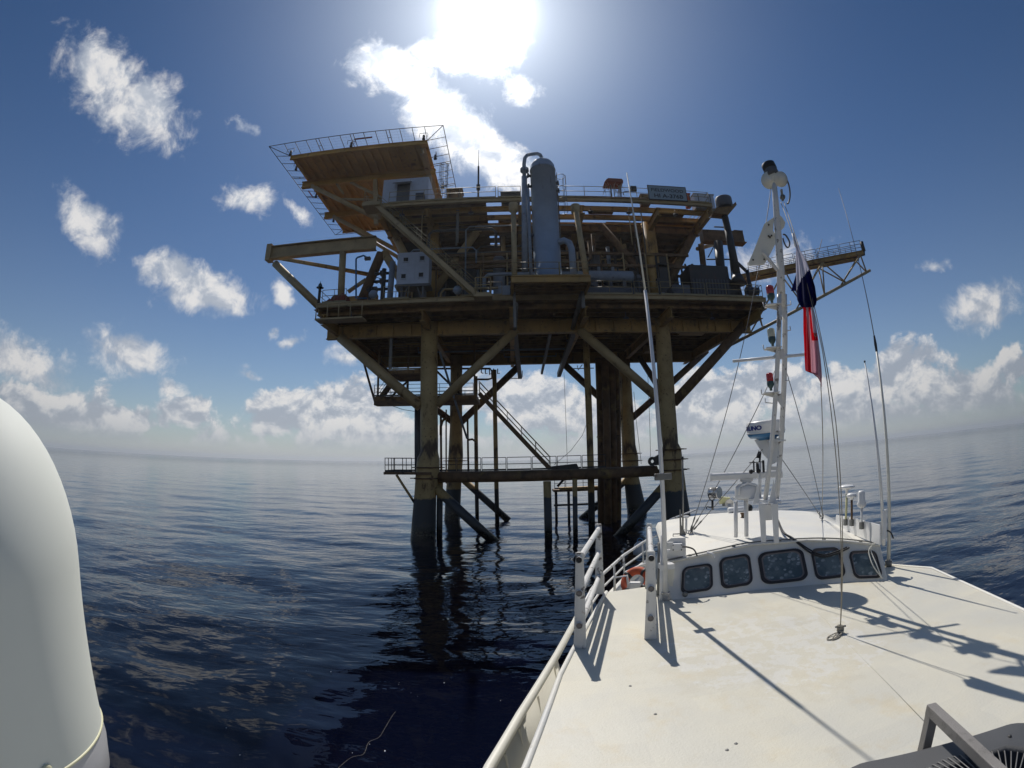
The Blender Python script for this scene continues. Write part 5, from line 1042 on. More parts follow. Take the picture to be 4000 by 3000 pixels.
# ---------------------------------------------------------------- boarding rails on the left deck edge
dr = (Z(2342, 2312, ZK)-Z(2262, 2533, ZK)).normalized()
def gate(base, top_px, label, fork=1.5, pm='chipped'):
    nb, nt_ = base, D(*top_px, base); h_ = nt_.z-ZK; fb_ = base+dr*fork; t = thing('boarding_rail', base, label, 'railing', 'boarding rails on the left deck edge')
    sdv = Vector((dr.y, -dr.x, 0))
    for k, b0 in enumerate((nb, fb_)):
        hh = h_+.03
        mb = MB(); p0, p1 = b0-sdv*.055, b0+sdv*.055; q1, q0 = b0+sdv*.034+UP*hh, b0-sdv*.034+UP*hh
        mb.prism([p0, p1, q1, q0], dr*.012); mb.beam(b0+sdv*.0+dr*.02+UP*.02, b0+sdv*.0+dr*.02+UP*hh, .05, .05, up=dr); mb.build('post', pm, t)
    for k, f in enumerate((.97, .62, .27)):
        a = nb+UP*h_*f-dr*.04+sdv*(.0); b = fb_+UP*h_*f+dr*.03
        o = MB().tube(a, b, .028, n=14, cap=False).build('rail', 'chipped', t); mb = MB().tube(a+dr*.004, a+dr*.02, .0235, n=14); mb.build('open_end', 'hole' if k == 0 else 'trim', o); MB().tube(b-dr*.02, b-dr*.004, .028, n=14).build('end_cap', 'chipped', o)
    return t
gate(Z(2265, 2533, ZK), (2290, 2172), 'chipped white three tube boarding rail at the outer deck edge', 1.75, 'chipped2')
gate(Z(2540, 2497, ZK), (2520, 2168), 'cleaner white three tube boarding rail nearer the wheelhouse, seen end on', 1.75)

# ---------------------------------------------------------------- whips and poles
wl = Z(2600, 2345, ZK)
t = thing('whip_antenna', wl, 'tall white whip antenna by the left corner of the wheelhouse', 'antenna')
top = D(2448, 675, wl); mid = D(2520, 1135, wl)
MB().path([wl+UP*.02, wl.lerp(mid, .5)+UP*.01, mid], [.030, .026, .020], 10).build('mast', 'white', t)
MB().path([mid, top], [.014, .006], 8).build('whip', 'cream', t)
c = D(2590, 1862, wl); mb = MB(); mb.box(c, (.20, .05, .075)); mb.build('clamp', 'steel', t, bevel=.006)
mb = MB(); mb.box(wl+UP*.05, (.07, .07, .1)); mb.tube(wl+UP*.09-Rh*.05, wl+UP*.09+Rh*.05, .02, n=8); mb.build('hinge', 'chrome', t)
c2 = D(2601, 2215, wl); MB().box(c2+Fh*.06, (.16, .14, .06)).build('bracket', 'white', t); 
mb = MB(); p0 = c2+Fh*.12; mb.prism([p0+Rh*.10-UP*.04, p0+Rh*.02-UP*.04, p0+Rh*.02-UP*.45, p0+Rh*.06-UP*.45], Fh*.03); mb.build('support_plate', 'cream', t)
pp = Z(2667, 2078, 4.93); t = thing('slim_pole', pp, 'slim grey pole with a black tip beside the left floodlight plate', 'pole')
MB().tube(pp, D(2666, 1795, pp), .016, n=8).build('pole', 'steel', t); MB().tube(D(2666, 1795, pp), D(2666, 1783, pp), .02, n=8).build('tip', 'black', t)
pp = Z(2680, 2092, 4.93); t = thing('short_post', pp, 'short white capped post on the left roof corner', 'post')
MB().tube(pp, D(2681, 2022, pp), .018, n=8).build('post', 'white', t); MB().tube(D(2681, 2022, pp), D(2681, 2015, pp), .045, n=10).build('cap', 'white', t)
pp = Z(2655, 2098, 4.93); t = thing('gusset_fin', pp, 'grey upright fin plate beside the short capped post', 'bracket')
MB().prism([pp, pp+Rh*.12, pp+Rh*.03+UP*.18, pp+Rh*.02+UP*.42, pp+UP*.42], Fh*.012).build('fin', 'steel', t); MB().path([pp-Rh*.1, pp-Rh*.1+UP*.05, pp+UP*.05], .008, 5).build('stay', 'black', t)
for (bx, by, mx, my, tx, ty, lab, r0, par) in ((3470, 2212, 3420, 1345, 3275, 735, 'tallest whip antenna right of the wheelhouse, dark and thin at the top', .026, 'cream'),):
    b = Z(bx, by, ZK); t = thing('whip_antenna', b, lab, 'antenna'); m1, m2 = D(mx, my, b), D(tx, ty, b)
    MB().path([b, b.lerp(m1, .5), m1], [r0, r0*.8, r0*.55], 10).build('mast', par, t); MB().path([m1, m2], [.007, .003], 6).build('whip', 'wire', t); MB().lathe([(.016, -.1), (.02, 0), (.012, .12)], m1, n=8).build('ferrule', 'black', t); MB().tube(b, b+UP*.08, .05, n=10).build('foot', 'steel', t)
b = Z(3452, 2130, 4.92); t = thing('whip_antenna', b, 'shorter white whip antenna with a black tip right of the wheelhouse', 'antenna'); m2 = D(3378, 1415, b)
MB().path([b, b.lerp(m2, .45), m2], [.022, .018, .007], 10).build('whip', 'white', t); MB().tube(m2, m2+UP*.02, .012, n=6).build('tip', 'black', t); MB().box(b+UP*.25, (.05, .05, .35)).build('clamp', 'white', t)

# left floodlight plate on the roof corner
P0 = wt[0]+Fh*.10
def flood_plate(pxs, lampc, label, lens):
    n = -Fh; pts = [PL(x, y, P0 if pxs[0][0] < 3000 else wt[-1]+Fh*.1, n) for x, y in pxs]
    t = thing('light_plate', pts[-1], label, 'light bracket'); MB().prism(pts, Fh*.012).build('plate', 'white', t, bevel=.004)
    c = PL(*lampc, pts[0]-Fh*.05, n); MB().box(c, (.12, .07, .085), -20.5).build('lamp_box', 'white', t, bevel=.008)
    mb = MB()
    for s in (-.05, .05):
        for v in (-.03, .03): mb.tube(c+Rh*s+UP*v-Fh*.045, c+Rh*s+UP*v-Fh*.036, .008, n=6)
    each(mb, 'screw', 'dark', t); MB().path(smooth([c+Rh*.05, c+Rh*.12-Fh*.03, c+Rh*.2-UP*.04, c+Rh*.24-UP*.12]), .010, 6).build('lead', 'black', t)
    return t
flood_plate([(2603, 2198), (2601, 2118), (2622, 2102), (2678, 2100), (2680, 2178), (2676, 2184)], (2646, 2136), 'white upright plate with a small lamp box on the left roof corner', 0)
flood_plate([(3398, 2125), (3396, 2040), (3448, 2036), (3458, 2050), (3456, 2115), (3440, 2130)], (3424, 2074), 'white upright plate with a small lamp box on the right roof corner', 0)
# long antenna plate at right with three small domes
n = -(Fh*.5+Rh*.87).normalized(); q0 = Z(3440, 2128, 4.93); q1 = Z(3270, 2062, 4.90)
t = thing('antenna_board', q1, 'long white upright board on the right roof edge that carries three small antennas', 'board')
dv = (q0-q1); dd = dv.normalized(); nn_ = Vector((dd.y, -dd.x, 0))
MB().prism([q1, q0, q0+UP*.24, q1.lerp(q0, .5)+UP*.235, q1+UP*.20, q1-dd*.03+UP*.13], nn_*.015).build('board', 'white', t)
mb = MB()
for f in (.25, .5, .75): p = q1.lerp(q0, f); mb.prism([p, p+nn_*-.06, p+UP*.17], dd*.01)
each(mb, 'brace', 'white', t)
def gps(bpx, tpx, prof, label, pm='white', hm='white'):
    b = PL(*bpx, q1.lerp(q0, .4)+nn_*.04, nn_); tp = D(*tpx, b); t = thing('satellite_antenna', b, label, 'antenna')
    MB().tube(b, tp, .016, n=8).build('pole', pm, t); MB().lathe(prof, tp, n=20).build('dome', hm, t); MB().box(b+UP*.03, (.05, .05, .09)).build('clamp', 'steel', t)
gps((3303, 2048), (3308, 1930), [(.018, 0), (.022, .06), (.05, .075), (.115, .09), (.125, .105), (.09, .125), (0, .135)], 'mushroom shaped white antenna, leftmost on the board', 'straw')
gps((3327, 2050), (3327, 1952), [(.025, 0), (.03, .03), (.07, .035), (.075, .06), (.06, .085), (0, .095)], 'small capped white antenna on a rusty post, middle of the board', 'rusty')
gps((3366, 2062), (3366, 1985), [(.02, 0), (.06, .03), (.065, .06), (.05, .09), (.048, .2), (.035, .225), (0, .23)], 'white bottle shaped antenna, rightmost on the board')

# ---------------------------------------------------------------- mast
MF = Vector((3.274, 5.602, 5.03)); MD = Vector((.022, -.187, 1)).normalized()
mn = MD.cross(Rh).normalized()
def Mp(x, y, off=0.0): return PL(x, y, MF+Fh*off, mn)
ms = thing('mast', MF, 'tall white twin tube signal mast on the wheelhouse roof', 'mast')
A0, A1 = Mp(2988, 1962, -.03), Mp(3034, 1962, .06)
Lp = [(2990, 1950), (3005, 1820), (3022, 1650), (3035, 1450), (3042, 1300), (3044, 1150)]; Rp = [(3032, 1955), (3043, 1830), (3055, 1650), (3064, 1450), (3066, 1300), (3064, 1150)]
MB().path([Mp(*p, -.04) for p in Lp], .031, 12).build('tube', 'chipped', ms); MB().path([Mp(*p, .04) for p in Rp], .035, 12).build('tube', 'chipped', ms)
MB().path([Mp(3052, 1200), Mp(3049, 1050), Mp(3038, 900), Mp(3031, 800), Mp(3024, 715)], [.058, .050, .045, .040, .034], 14).build('topmast', 'chipped', ms)
mb = MB()
for yy, xa_, xb_ in ((1830, 3003, 3042), (1690, 3018, 3052), (1560, 3028, 3059), (1395, 3038, 3065)): mb.beam(Mp(xa_, yy, -.04), Mp(xb_, yy, .04), .03, .05)
each(mb, 'rung', 'chipped', ms)
# table and its legs
tb = [Mp(2858, 1948, .55), Mp(2985, 1962, -.08), Mp(3052, 1967, -.08), Mp(3050, 1945, .35), Mp(2950, 1935, .8)]
zt_ = Mp(2990, 1960, 0).z; tb = [Z(x, y, zt_) for x, y in ((2862, 1950), (2985, 1963), (3052, 1968), (3046, 1948), (2985, 1941), (2935, 1940))]
MB().prism(tb, (0, 0, .03)).build('table', 'white', ms)
for (x0, y0, x1, y1, r) in ((2873, 1957, 2876, 2025, .028), (2914, 1954, 2913, 2015, .03)): a = Z(x0, y0, zt_); MB().tube(a, Vector((a.x, a.y, 5.02)), r, n=10).build('table_leg', 'white', ms)
for (x0, x1, y1) in ((2975, 2982, 2062), (3025, 3034, 2095)): a = Z(x0, 1968, zt_); MB().prism([a-Rh*.035, a+Rh*.045, Vector((a.x, a.y, 5.03))+Rh*.055, Vector((a.x, a.y, 5.03))-Rh*.005], Fh*.04).build('table_leg', 'white', ms)
a = Z(2968, 1966, zt_); MB().prism([a, a-Rh*.09, a+UP*.24-Rh*.01], Fh*.012).build('gusset', 'white', ms)
a = Z(3020, 1966, zt_); MB().prism([a-Rh*.06, a+Rh*.04, a+UP*.30+Rh*.02], Fh*.012).build('gusset', 'white', ms)
MB().box(Z(2995, 2000, zt_-.12), (.14, .1, .2), -20).build('junction_box', 'white', ms, bevel=.01)
# spreader yard
sL, sR = Vector((2.77, 5.42, 7.31)), Vector((3.68, 5.02, 7.31)); mb = MB(); mb.tube(sL, sR, .02, n=8)
mb.beam(sL.lerp(sR, .55), Mp(3048, 1370), .03, .05); mb.build('spreader', 'white', ms)
# lamp shelves with hooks
def shelf(px_, py_, up_=1):
    c = Mp(px_, py_, -.02); dv = Mp(px_+60, py_, -.02)-c; dv.normalize(); mb = MB()
    mb.prism([c-dv*.10, c+dv*.14, c+dv*.14-UP*.20, c+dv*.06-UP*.06, c-dv*.1-UP*.015], Fh*.012); mb.box(c-Fh*.0+UP*.005, (.20, .16, .012), -20.5)
    mb.path([c-dv*.08-UP*.01, c-dv*.12-UP*.01, c-dv*.125+UP*.05], .008, 5); mb.build('lamp_shelf', 'chipped', ms); return c
sA = shelf(3020, 1195); sB = shelf(3020, 1362); sC = shelf(3012, 1537)
mb = MB()
for (x0, y0, x1, y1) in ((3070, 1194, 3090, 1190), (3070, 1293, 3088, 1290), (3066, 1490, 3080, 1486), (3024, 1576, 2990, 1572)):
    a, b = Mp(x0, y0), Mp(x1, y1); mb.path([a, b, b+UP*.05], .008, 5)
each(mb, 'hook', 'white', ms)
def nav(c, r, h_, lens, label):
    t = thing('signal_lamp', c, label, 'lamp', 'signal lamps up the mast'); MB().lathe([(0, 0), (.018, 0), (.018, .03), (r*.55, .034), (r, .07), (r, .115), (r*.9, .118)], c, n=20).build('base', 'green', t)
    MB().lathe([(r*.95, .115), (r*1.0, .13), (r, .115+h_*.75), (r*.85, .115+h_*.92), (r*.5, .115+h_), (0, .115+h_*1.01)], c, n=20).build('lens', lens, t)
    mb = MB()
    for i in range(4): mb.lathe([(r*1.0, .135+i*.02), (r*1.04, .142+i*.02), (r, .149+i*.02)], c, n=20)
    mb.build('lens_rib', lens, t)
nav(Mp(3016, 1183, -.03)+UP*.0, .050, .115, 'redlens', 'upper red signal lamp on the mast shelf above the clear one')
nav(Mp(3019, 1352, -.03), .048, .115, 'clearlens', 'clear glass signal lamp on the middle mast shelf')
nav(Mp(3012, 1526, -.03), .045, .11, 'redlens', 'lower red signal lamp on the mast shelf above the radar drum')
# cap lamp and round plates on the masthead
c = Mp(3028, 720); t = thing('masthead_plate', c, 'pair of round cream deflector plates around the masthead', 'plate')
for (x, y, r) in ((3008, 704, .120), (3050, 700, .105)):
    q = Mp(x, y, -.02); MB().lathe([(0, -.01), (r, -.01), (r, .006), (0, .01)], q, (-Fh+UP*-.5+Rh*(.35 if x > 3030 else -.35)), n=24).build('plate', 'cream', t)
c = Mp(3014, 672); t = thing('masthead_lamp', c, 'dark drum lamp at the very top of the mast', 'lamp')
ax = Vector((-.10, .15, 1)).normalized(); MB().lathe([(0, 0), (.075, 0), (.088, .03), (.088, .1)], c-ax*.06, ax, 20).build('base', 'greydark', t); MB().lathe([(.08, .04), (.095, .042), (.095, .13), (.087, .137), (0, .132)], c, ax, 22).build('hood', 'black', t); MB().tube(c-ax*.06-Rh*.08, c-ax*.14-Rh*.06, .02, n=6).build('lug', 'white', t)
# slanted flat horn plate
t = thing('deflector_panel', Mp(2990, 960), 'slanting cream flat panel bolted to the left side of the mast', 'panel')
pts = [Mp(x, y, .0) for x, y in ((3040, 836), (3003, 862), (2985, 875), (2940, 990), (2921, 1032), (2935, 1036), (2985, 1032), (2996, 1015), (3012, 985), (3030, 950), (3032, 925), (3020, 900), (3022, 870))]
MB().prism(pts, Fh*.02).build('panel', 'cream', t); MB().beam(Mp(2980, 985, -.04), Mp(3036, 1055, -.03), .05, .02).build('strut', 'chipped', t)
pts = [Mp(x, y, .03) for x, y in ((3040, 836), (3055, 848), (3068, 870), (3064, 885), (3046, 905))]; MB().prism(pts, Fh*.02).build('ear', 'cream', t)
mb = MB()
for (x, y) in ((3003, 878), (3002, 922), (3008, 926), (3014, 920), (2942, 1015), (2985, 1013)): mb.tube(Mp(x, y, -.022), Mp(x, y, -.0), .012, n=8)
each(mb, 'bolt', 'dark', t)
# radome with lettering
rc = Mp(2992, 1682, .42); rc0 = rc
t = thing('radar_drum', rc-UP*.1, 'round white radar drum with blue underside and navy lettering on the mast', 'radar')
tilt = Vector((-.05, -.02, 1)).normalized(); rR = .262
MB().lathe([(rR*.96, -.03), (rR, .0), (rR*1.005, .085), (rR*.985, .118), (rR*.90, .135), (0, .142)], rc, tilt, 48).build('shell', 'white', t)
MB().lathe([(rR*.95, -.028), (rR*1.012, -.026), (rR*1.012, -.006), (rR*.95, -.004)], rc, tilt, 48).build('rim', 'white', t)
MB().lathe([(rR*.99, -.03), (rR*.97, -.05), (rR*.84, -.085), (rR*.55, -.095), (rR*.5, -.12), (0, -.122)], rc, tilt, 48).build('underside', 'blue', t)
xx, yy_ = frame(tilt); toeye = (EYE-rc); toeye = (toeye-tilt*toeye.dot(tilt)).normalized()
def wrap(cang):
    def f(x, y, z):
        a = cang+x/rR; d = toeye*math.cos(a)+tilt.cross(toeye)*math.sin(a); return rc+d*(rR*1.004+.0015+z)+tilt*(y+.045)
    return f
text('FURUNO', .075, rc, (1, 0, 0), (0, 0, 1), 'navy', t, 'lettering', .0015, 1.25, .004, warp=wrap(-.93))
mb = MB(); a = Mp(2985, 1715, .35); mb.prism([a-Rh*.13, a+Rh*.22, a+Rh*.20-UP*.30, a+Rh*.10-UP*.34, a-Rh*.02-UP*.2], Fh*.06); mb.beam(Mp(3025, 1722, .3), Mp(3040, 1722, 0), .2, .02); mb.build('bracket', 'white', t)
# wind vane
t = thing('wind_vane', Mp(2965, 1830, .25), 'small black wind vane and cup sensor on a thin white pole', 'wind vane')
a = Mp(2967, 1805, .25); MB().tube(Mp(2968, 1945, .25), a, .022, n=8).build('pole', 'white', t)
mb = MB(); mb.beam(a+Rh*.0-UP*.0, a+UP*.13+Rh*.02, .02, .02); mb.prism([a-Rh*.05+UP*.06, a+Rh*.0+UP*.16, a+Rh*.02+UP*.10, a-Rh*.0+UP*.05], Fh*.006); mb.beam(a-Rh*.14-UP*.0, a+Rh*.05, .012, .012); mb.tube(a-Rh*.08+UP*.02, a-Rh*.08-UP*.13, .012, n=6); mb.box(a-Rh*.03-UP*.07, (.03, .03, .12)); mb.box(a+Rh*.05-UP*.06, (.02, .03, .16))
for s in (-.12, -.02): mb.lathe([(0, -.03), (.026, -.015), (.03, .01), (.02, .03), (0, .034)], a+Rh*s-UP*.12, n=10)
mb.build('sensor', 'black', t)
# open array radar
t = thing('open_array_radar', Z(2918, 1940, zt_), 'long white bar radar on a rounded pedestal beside the mast', 'radar')
pc = Z(2915, 1944, zt_+.03); a, b = PL(2776, 1862, pc, Fh), PL(3048, 1848, pc, Fh); mb = MB()
d = (b-a).normalized(); 
mb.prism([a-Fh*.06-UP*.055, a-Fh*.07+UP*.02, a-Fh*.045+UP*.045, a+Fh*.03+UP*.045, a+Fh*.055-UP*.055], b-a); mb.build('scanner_bar', 'white', t, bevel=.012)
for e in (a, b): MB().prism([e-Fh*.065-UP*.062-d*.012, e-Fh*.075+UP*.02-d*.012, e-Fh*.048+UP*.05-d*.012, e+Fh*.033+UP*.05-d*.012, e+Fh*.06-UP*.062-d*.012], d*.03).build('end_cap', 'white', t)
cc = a.lerp(b, .51); hp_ = cc.z-pc.z-.06
MB().lathe([(.16, 0), (.17, .03), (.165, hp_*.25), (.17, hp_*.4), (.165, hp_*.62), (.13, hp_*.75), (.07, hp_*.8), (.06, hp_*.86), (.09, hp_*.9), (.09, hp_)], Vector((cc.x, cc.y, pc.z)), n=28).build('pedestal', 'white', t)
mb = MB(); q = Vector((cc.x, cc.y, pc.z+hp_*.55))-Fh*.15; mb.path([q-Rh*.13-UP*.08, q-Rh*.12+UP*.03, q+UP*.07, q+Rh*.12+UP*.03, q+Rh*.13-UP*.08], .012, 6); mb.build('cover_rib', 'white', t)
# searchlight
b = Z(2778, 1992, 5.02); t = thing('searchlight', b, 'chrome drum searchlight in a black yoke on the left of the roof', 'searchlight'); c = D(2782, 1925, b); ax = (Fh*.55+Rh*-.8).normalized()
MB().lathe([(0, -.10), (.07, -.095), (.105, -.07), (.115, -.03), (.115, .13), (.125, .132), (.125, .15), (.11, .152), (0, .15)], c-ax*.02, -ax, 28).build('drum', 'chrome', t)
s_ = ax.cross(UP).normalized(); mb = MB(); mb.path([c+s_*.13, c+s_*.135-UP*.08, c+s_*.07-UP*.14, c-UP*.16, c-s_*.07-UP*.14, c-s_*.135-UP*.08, c-s_*.13], .012, 6); mb.tube(c-UP*.16, Vector((c.x, c.y, b.z)), .025, n=8); mb.path(smooth([b-Rh*.10+UP*.02, b-Rh*.08+UP*.07, b-Rh*.01+UP*.05, b+Rh*.04+UP*.1]), .012, 6); mb.build('yoke', 'black', t)
# yellowed flood lamp, horn drum, canister and small beacon under the table
b = Z(2832, 1972, 5.03); t = thing('flood_lamp', b, 'yellowed boxy flood lamp behind the table legs', 'floodlight'); MB().prism([b-Rh*.12+UP*.02, b+Rh*.10+UP*.04, b+Rh*.12+UP*.15, b-Rh*.04+UP*.17, b-Rh*.11+UP*.19], Fh*.14).build('housing', 'straw', t, bevel=.01); MB().box(b+UP*.0, (.1, .08, .05)).build('foot', 'steel', t)
b = Z(2850, 1980, 5.03); t = thing('horn', b, 'dull round horn beside the yellowed flood lamp', 'horn'); MB().lathe([(0, .12), (.05, .12), (.06, .04), (.095, 0), (.09, 0), (.0, .03)], b+UP*.07, Fh, 20).build('bell', 'chrome', t); MB().box(b+UP*.02+Fh*.08, (.06, .06, .06)).build('foot', 'steel', t)
a = Z(2843, 1995, 5.07); b = Z(2910, 1990, 5.07); t = thing('canister', a, 'white cylindrical canister lying on the roof by the table', 'canister'); d = (b-a).normalized(); MB().lathe([(0, 0), (.05, .005), (.06, .02), (.06, (b-a).length-.02), (.05, (b-a).length-.005), (0, (b-a).length)], a, d, 20).build('body', 'white', t); MB().b2(a+d*.1-Vector((.05, .05, .1)), a+d*.16+Vector((.02, .02, -.02))).build('chock', 'steel', t)
b = Z(2901, 2028, 5.02); t = thing('small_beacon', b, 'rusty little lamp stub on a yellow stain near the table leg', 'lamp'); MB().lathe([(0, 0), (.035, 0), (.04, .03), (.025, .04), (.025, .08), (.04, .09), (.04, .11), (0, .115)], b, n=12).build('stub', 'rusty', t)
b = Z(2925, 1985, 5.05); t = thing('speaker', b, 'black round speaker under the radar table', 'speaker'); MB().lathe([(0, .1), (.04, .1), (.05, .02), (.08, 0), (0, .02)], b, -Fh, 14).build('cone', 'black', t)
# stays and halyards
def stay(pts, r, label, name='stay_wire', m='wire', cat='wire', turn=0):
    o = MB().path(pts, r, 6).build(name, m, None, base=Vector(pts[-1])); tag(o, label, cat)
    if turn:
        a, b = Vector(pts[-1]), Vector(pts[-2]); d = (b-a).normalized(); MB().path([a, a+d*.05, a+d*.1, a+d*.2, a+d*.25], [.012, .014, .008, .014, .006], 6).build('turnbuckle', 'steel', o)
pe = Z(2698, 2094, 4.93); 
stay([Mp(3012, 735), pe+Rh*.00+UP*.10], .0052, 'longest left mast stay, from the masthead down to the left roof eye', turn=1)
stay([Mp(3037, 1425), pe+Rh*.02+UP*.10], .0052, 'middle left stay, from below the yard to the left roof eye', turn=1)
stay([Mp(2978, 1755, .2), pe+Rh*.05+UP*.10], .0052, 'lowest left stay, from the radar bracket to the left roof eye', turn=1)
t = thing('deck_eye', pe, 'steel eye with shackles at the foot of the left stays', 'shackle'); MB().path([pe+UP*.0, pe+UP*.05, pe+UP*.1+Rh*.03], .014, 6).build('eye', 'steel', t); MB().torus(pe+UP*.06, Fh, .03, .008, 14, 5).build('shackle', 'steel', t)
pr = Z(3211, 2042, 4.93)
stay([Mp(3068, 1440), pr+UP*.1+Rh*.02], .0052, 'upper right stay, from below the yard to the right roof eye', turn=1)
stay([Mp(3045, 1780), pr+UP*.1-Rh*.02], .0052, 'lower right stay, from the radar bracket to the right roof eye', turn=1)
t = thing('deck_eye', pr, 'steel eye with chain links at the foot of the right stays', 'shackle'); MB().path([pr, pr+UP*.05, pr+UP*.09+Rh*.02], .014, 6).build('eye', 'steel', t)
mb = MB()
for i in range(4): mb.torus(pr+UP*(.05+i*.045)+Rh*(-.02*i), Fh if i % 2 else Rh, .022, .007, 10, 5)
mb.build('chain', 'chrome', t)
cl = Z(3281, 2472, ZK)
t = thing('rope_cleat', cl, 'rope wound on a small deck cleat with a loose loop', 'cleat')
mb = MB(); mb.tube(cl, cl+UP*.06, .012, n=8); mb.tube(cl+UP*.06-Rh*.05, cl+UP*.06+Rh*.05, .010, n=8); mb.build('cleat', 'steel', t)
mb = MB()
for i in range(4): mb.torus(cl+UP*(.025+i*.014), (.15*(i % 2), .1, 1), .028, .0075, 16, 6)
mb.path(smooth([cl+UP*.07, cl+UP*.04+Rh*.03, cl+UP*.02-Fh*.06, cl+UP*.008-Fh*.14-Rh*.10, cl+UP*.008-Fh*.15-Rh*.16, cl+UP*.008-Fh*.08-Rh*.13, cl+UP*.02-Fh*.02-Rh*.02]), .006, 6)
mb.path(smooth([cl+UP*.07-Rh*.04, cl+UP*.01-Fh*.05, cl+UP*.008-Fh*.13-Rh*.06, cl+UP*.008-Fh*.155-Rh*.12, cl+UP*.02-Fh*.04-Rh*.04]), .006, 6); mb.build('coil', 'rope', t)
hal = Vector((2.84, 3.72, 6.6))
h1 = [Mp(3062, 790), D(3128, 990, hal*1.0+Vector((.1, .3, 0))), D(3265, 1650, hal), cl+UP*.06]
stay(h1, .0046, 'right flag halyard, from the masthead to the deck cleat', 'halyard', 'rope', 'rope')
h2 = [Mp(3050, 790), D(3100, 925, hal+Vector((.1, .3, 0))), D(3212, 1365, hal), D(3250, 1640, hal), cl+UP*.05]
stay(h2, .0046, 'left flag halyard, running behind the flag to the deck cleat', 'halyard', 'rope', 'rope')
stay([D(3206, 1500, hal+Vector((.3, .6, 0))), pr+UP*.2], .005, 'thin line from below the flag to the right roof eye', 'halyard', 'rope', 'rope')
t = thing('pulley_block', Mp(3057, 768), 'small pulley block hanging under the masthead plates', 'pulley'); MB().lathe([(0, -.02), (.035, -.02), (.035, .02), (0, .02)], Mp(3057, 770), Fh, 14).build('sheave', 'steel', t); MB().beam(Mp(3052, 740), Mp(3058, 785), .02, .03).build('cheek', 'steel', t)
for k, pts in enumerate(([(3056, 690), (3072, 700), (3083, 730), (3086, 765), (3080, 792), (3073, 795)], [(3058, 915), (3070, 920), (3084, 945), (3082, 962), (3074, 966), (3064, 950), (3058, 930)], [(3020, 910), (3022, 930), (3030, 945), (3034, 958)])):
    cable(smooth([Mp(*p, .02) for p in pts]), .011, 'wire', ['grey cable loop beside the masthead', 'grey cable loop halfway up the mast, right side', 'short grey cable on the left of the upper mast'][k])
# flag, furled and hanging from the halyard
fd = hal+Vector((.05, .16, 0))
Lf = [(911, 3096), (940, 3102), (973, 3109), (1010, 3108), (1060, 3109), (1120, 3111), (1170, 3115), (1190, 3124), (1205, 3138), (1215, 3139), (1300, 3139), (1400, 3143), (1467, 3146), (1510, 3203)]
Rf = [(911, 3100), (940, 3108), (973, 3122), (1010, 3146), (1060, 3166), (1120, 3184), (1170, 3191), (1190, 3188), (1205, 3176), (1215, 3178), (1300, 3191), (1400, 3204), (1467, 3210), (1510, 3210)]
def itp(T, y):
    for (a, b), (c, d) in zip(T, T[1:]):
        if a <= y <= c: return b+(d-b)*(y-a)/(c-a)
    return T[-1][1]
rows = []; NY, NX = 120, 30
for i in range(NY+1):
    y = 911+(1510-911)*i/NY; a, b = itp(Lf, y), itp(Rf, y); row = []
    for j in range(NX+1):
        s = j/NX; x = a+(b-a)*s; wd = (b-a)/80
        yy2 = y
        if y > 1440: yy2 = 1440+(y-1440)*(.30+.75*s)
        off = .035*wd*math.sin(s*9.5+y*.006)+.02*wd*math.sin(s*21+y*.013)
        row.append(D(x, yy2, fd+Vector((.3*off, off*2.2, 0))))
    rows.append(row)
mb = MB(); mb.grid(rows, True)
def fcol(x, y):
    if y < 1200 and y > 973:
        # diagonal boundary between white and navy
        ln = [(1055, 3160), (1098, 3127), (1133, 3116), (1170, 3113)]
        if y > 1057 and x > itp(ln, y)-2: return 1
        if y >= 1140 and x > 3113: return 1
        return 0
    if y <= 973: return 0
    l1 = 3150+(y-1200)*.065; l2 = 3157+(y-1200)*.11; l3 = 3165+(y-1200)*.11
    if y > 1330: l2, l3 = 3215, 3216
    if x < l1: return 2
    if x < l2: return 3
    if x < l3 or y > 1300 and y < 1335 and x < 3198: return 2
    return 0 if y < 1330 else 3
k = 0
for i in range(NY):
    y = 911+599*(i+.5)/NY; a, b = itp(Lf, y), itp(Rf, y)
    for j in range(NX): mb.mi[k] = fcol(a+(b-a)*(j+.5)/NX, y); k += 1
fo = mb.build('flag', ['fwhite', 'fnavy', 'fred', 'fpink'], None, base=D(3100, 930, fd)); tag(fo, 'folded flag, white and navy above, red stripes below, hanging by the mast', 'flag')
sd = fo.modifiers.new('t', 'SOLIDIFY'); sd.thickness = .004
mb = MB(); a_, b_, c_ = [D(x, y, fd+Vector((.05, .16, 0))) for x, y in ((3111, 1066), (3112, 1134), (3090, 1136))]; mb.prism([a_, b_, c_], (.01, .01, 0)); mb.build('fold', 'fnavy', fo)
MB().torus(D(3186, 1308, fd-Vector((.03, .08, 0))), -Fh, .014, .004, 14, 5).build('grommet', 'steel', fo); MB().path([D(3096, 912, fd), D(3103, 940, fd), D(3108, 962, fd)], .012, 6).build('toggle', 'white', fo)

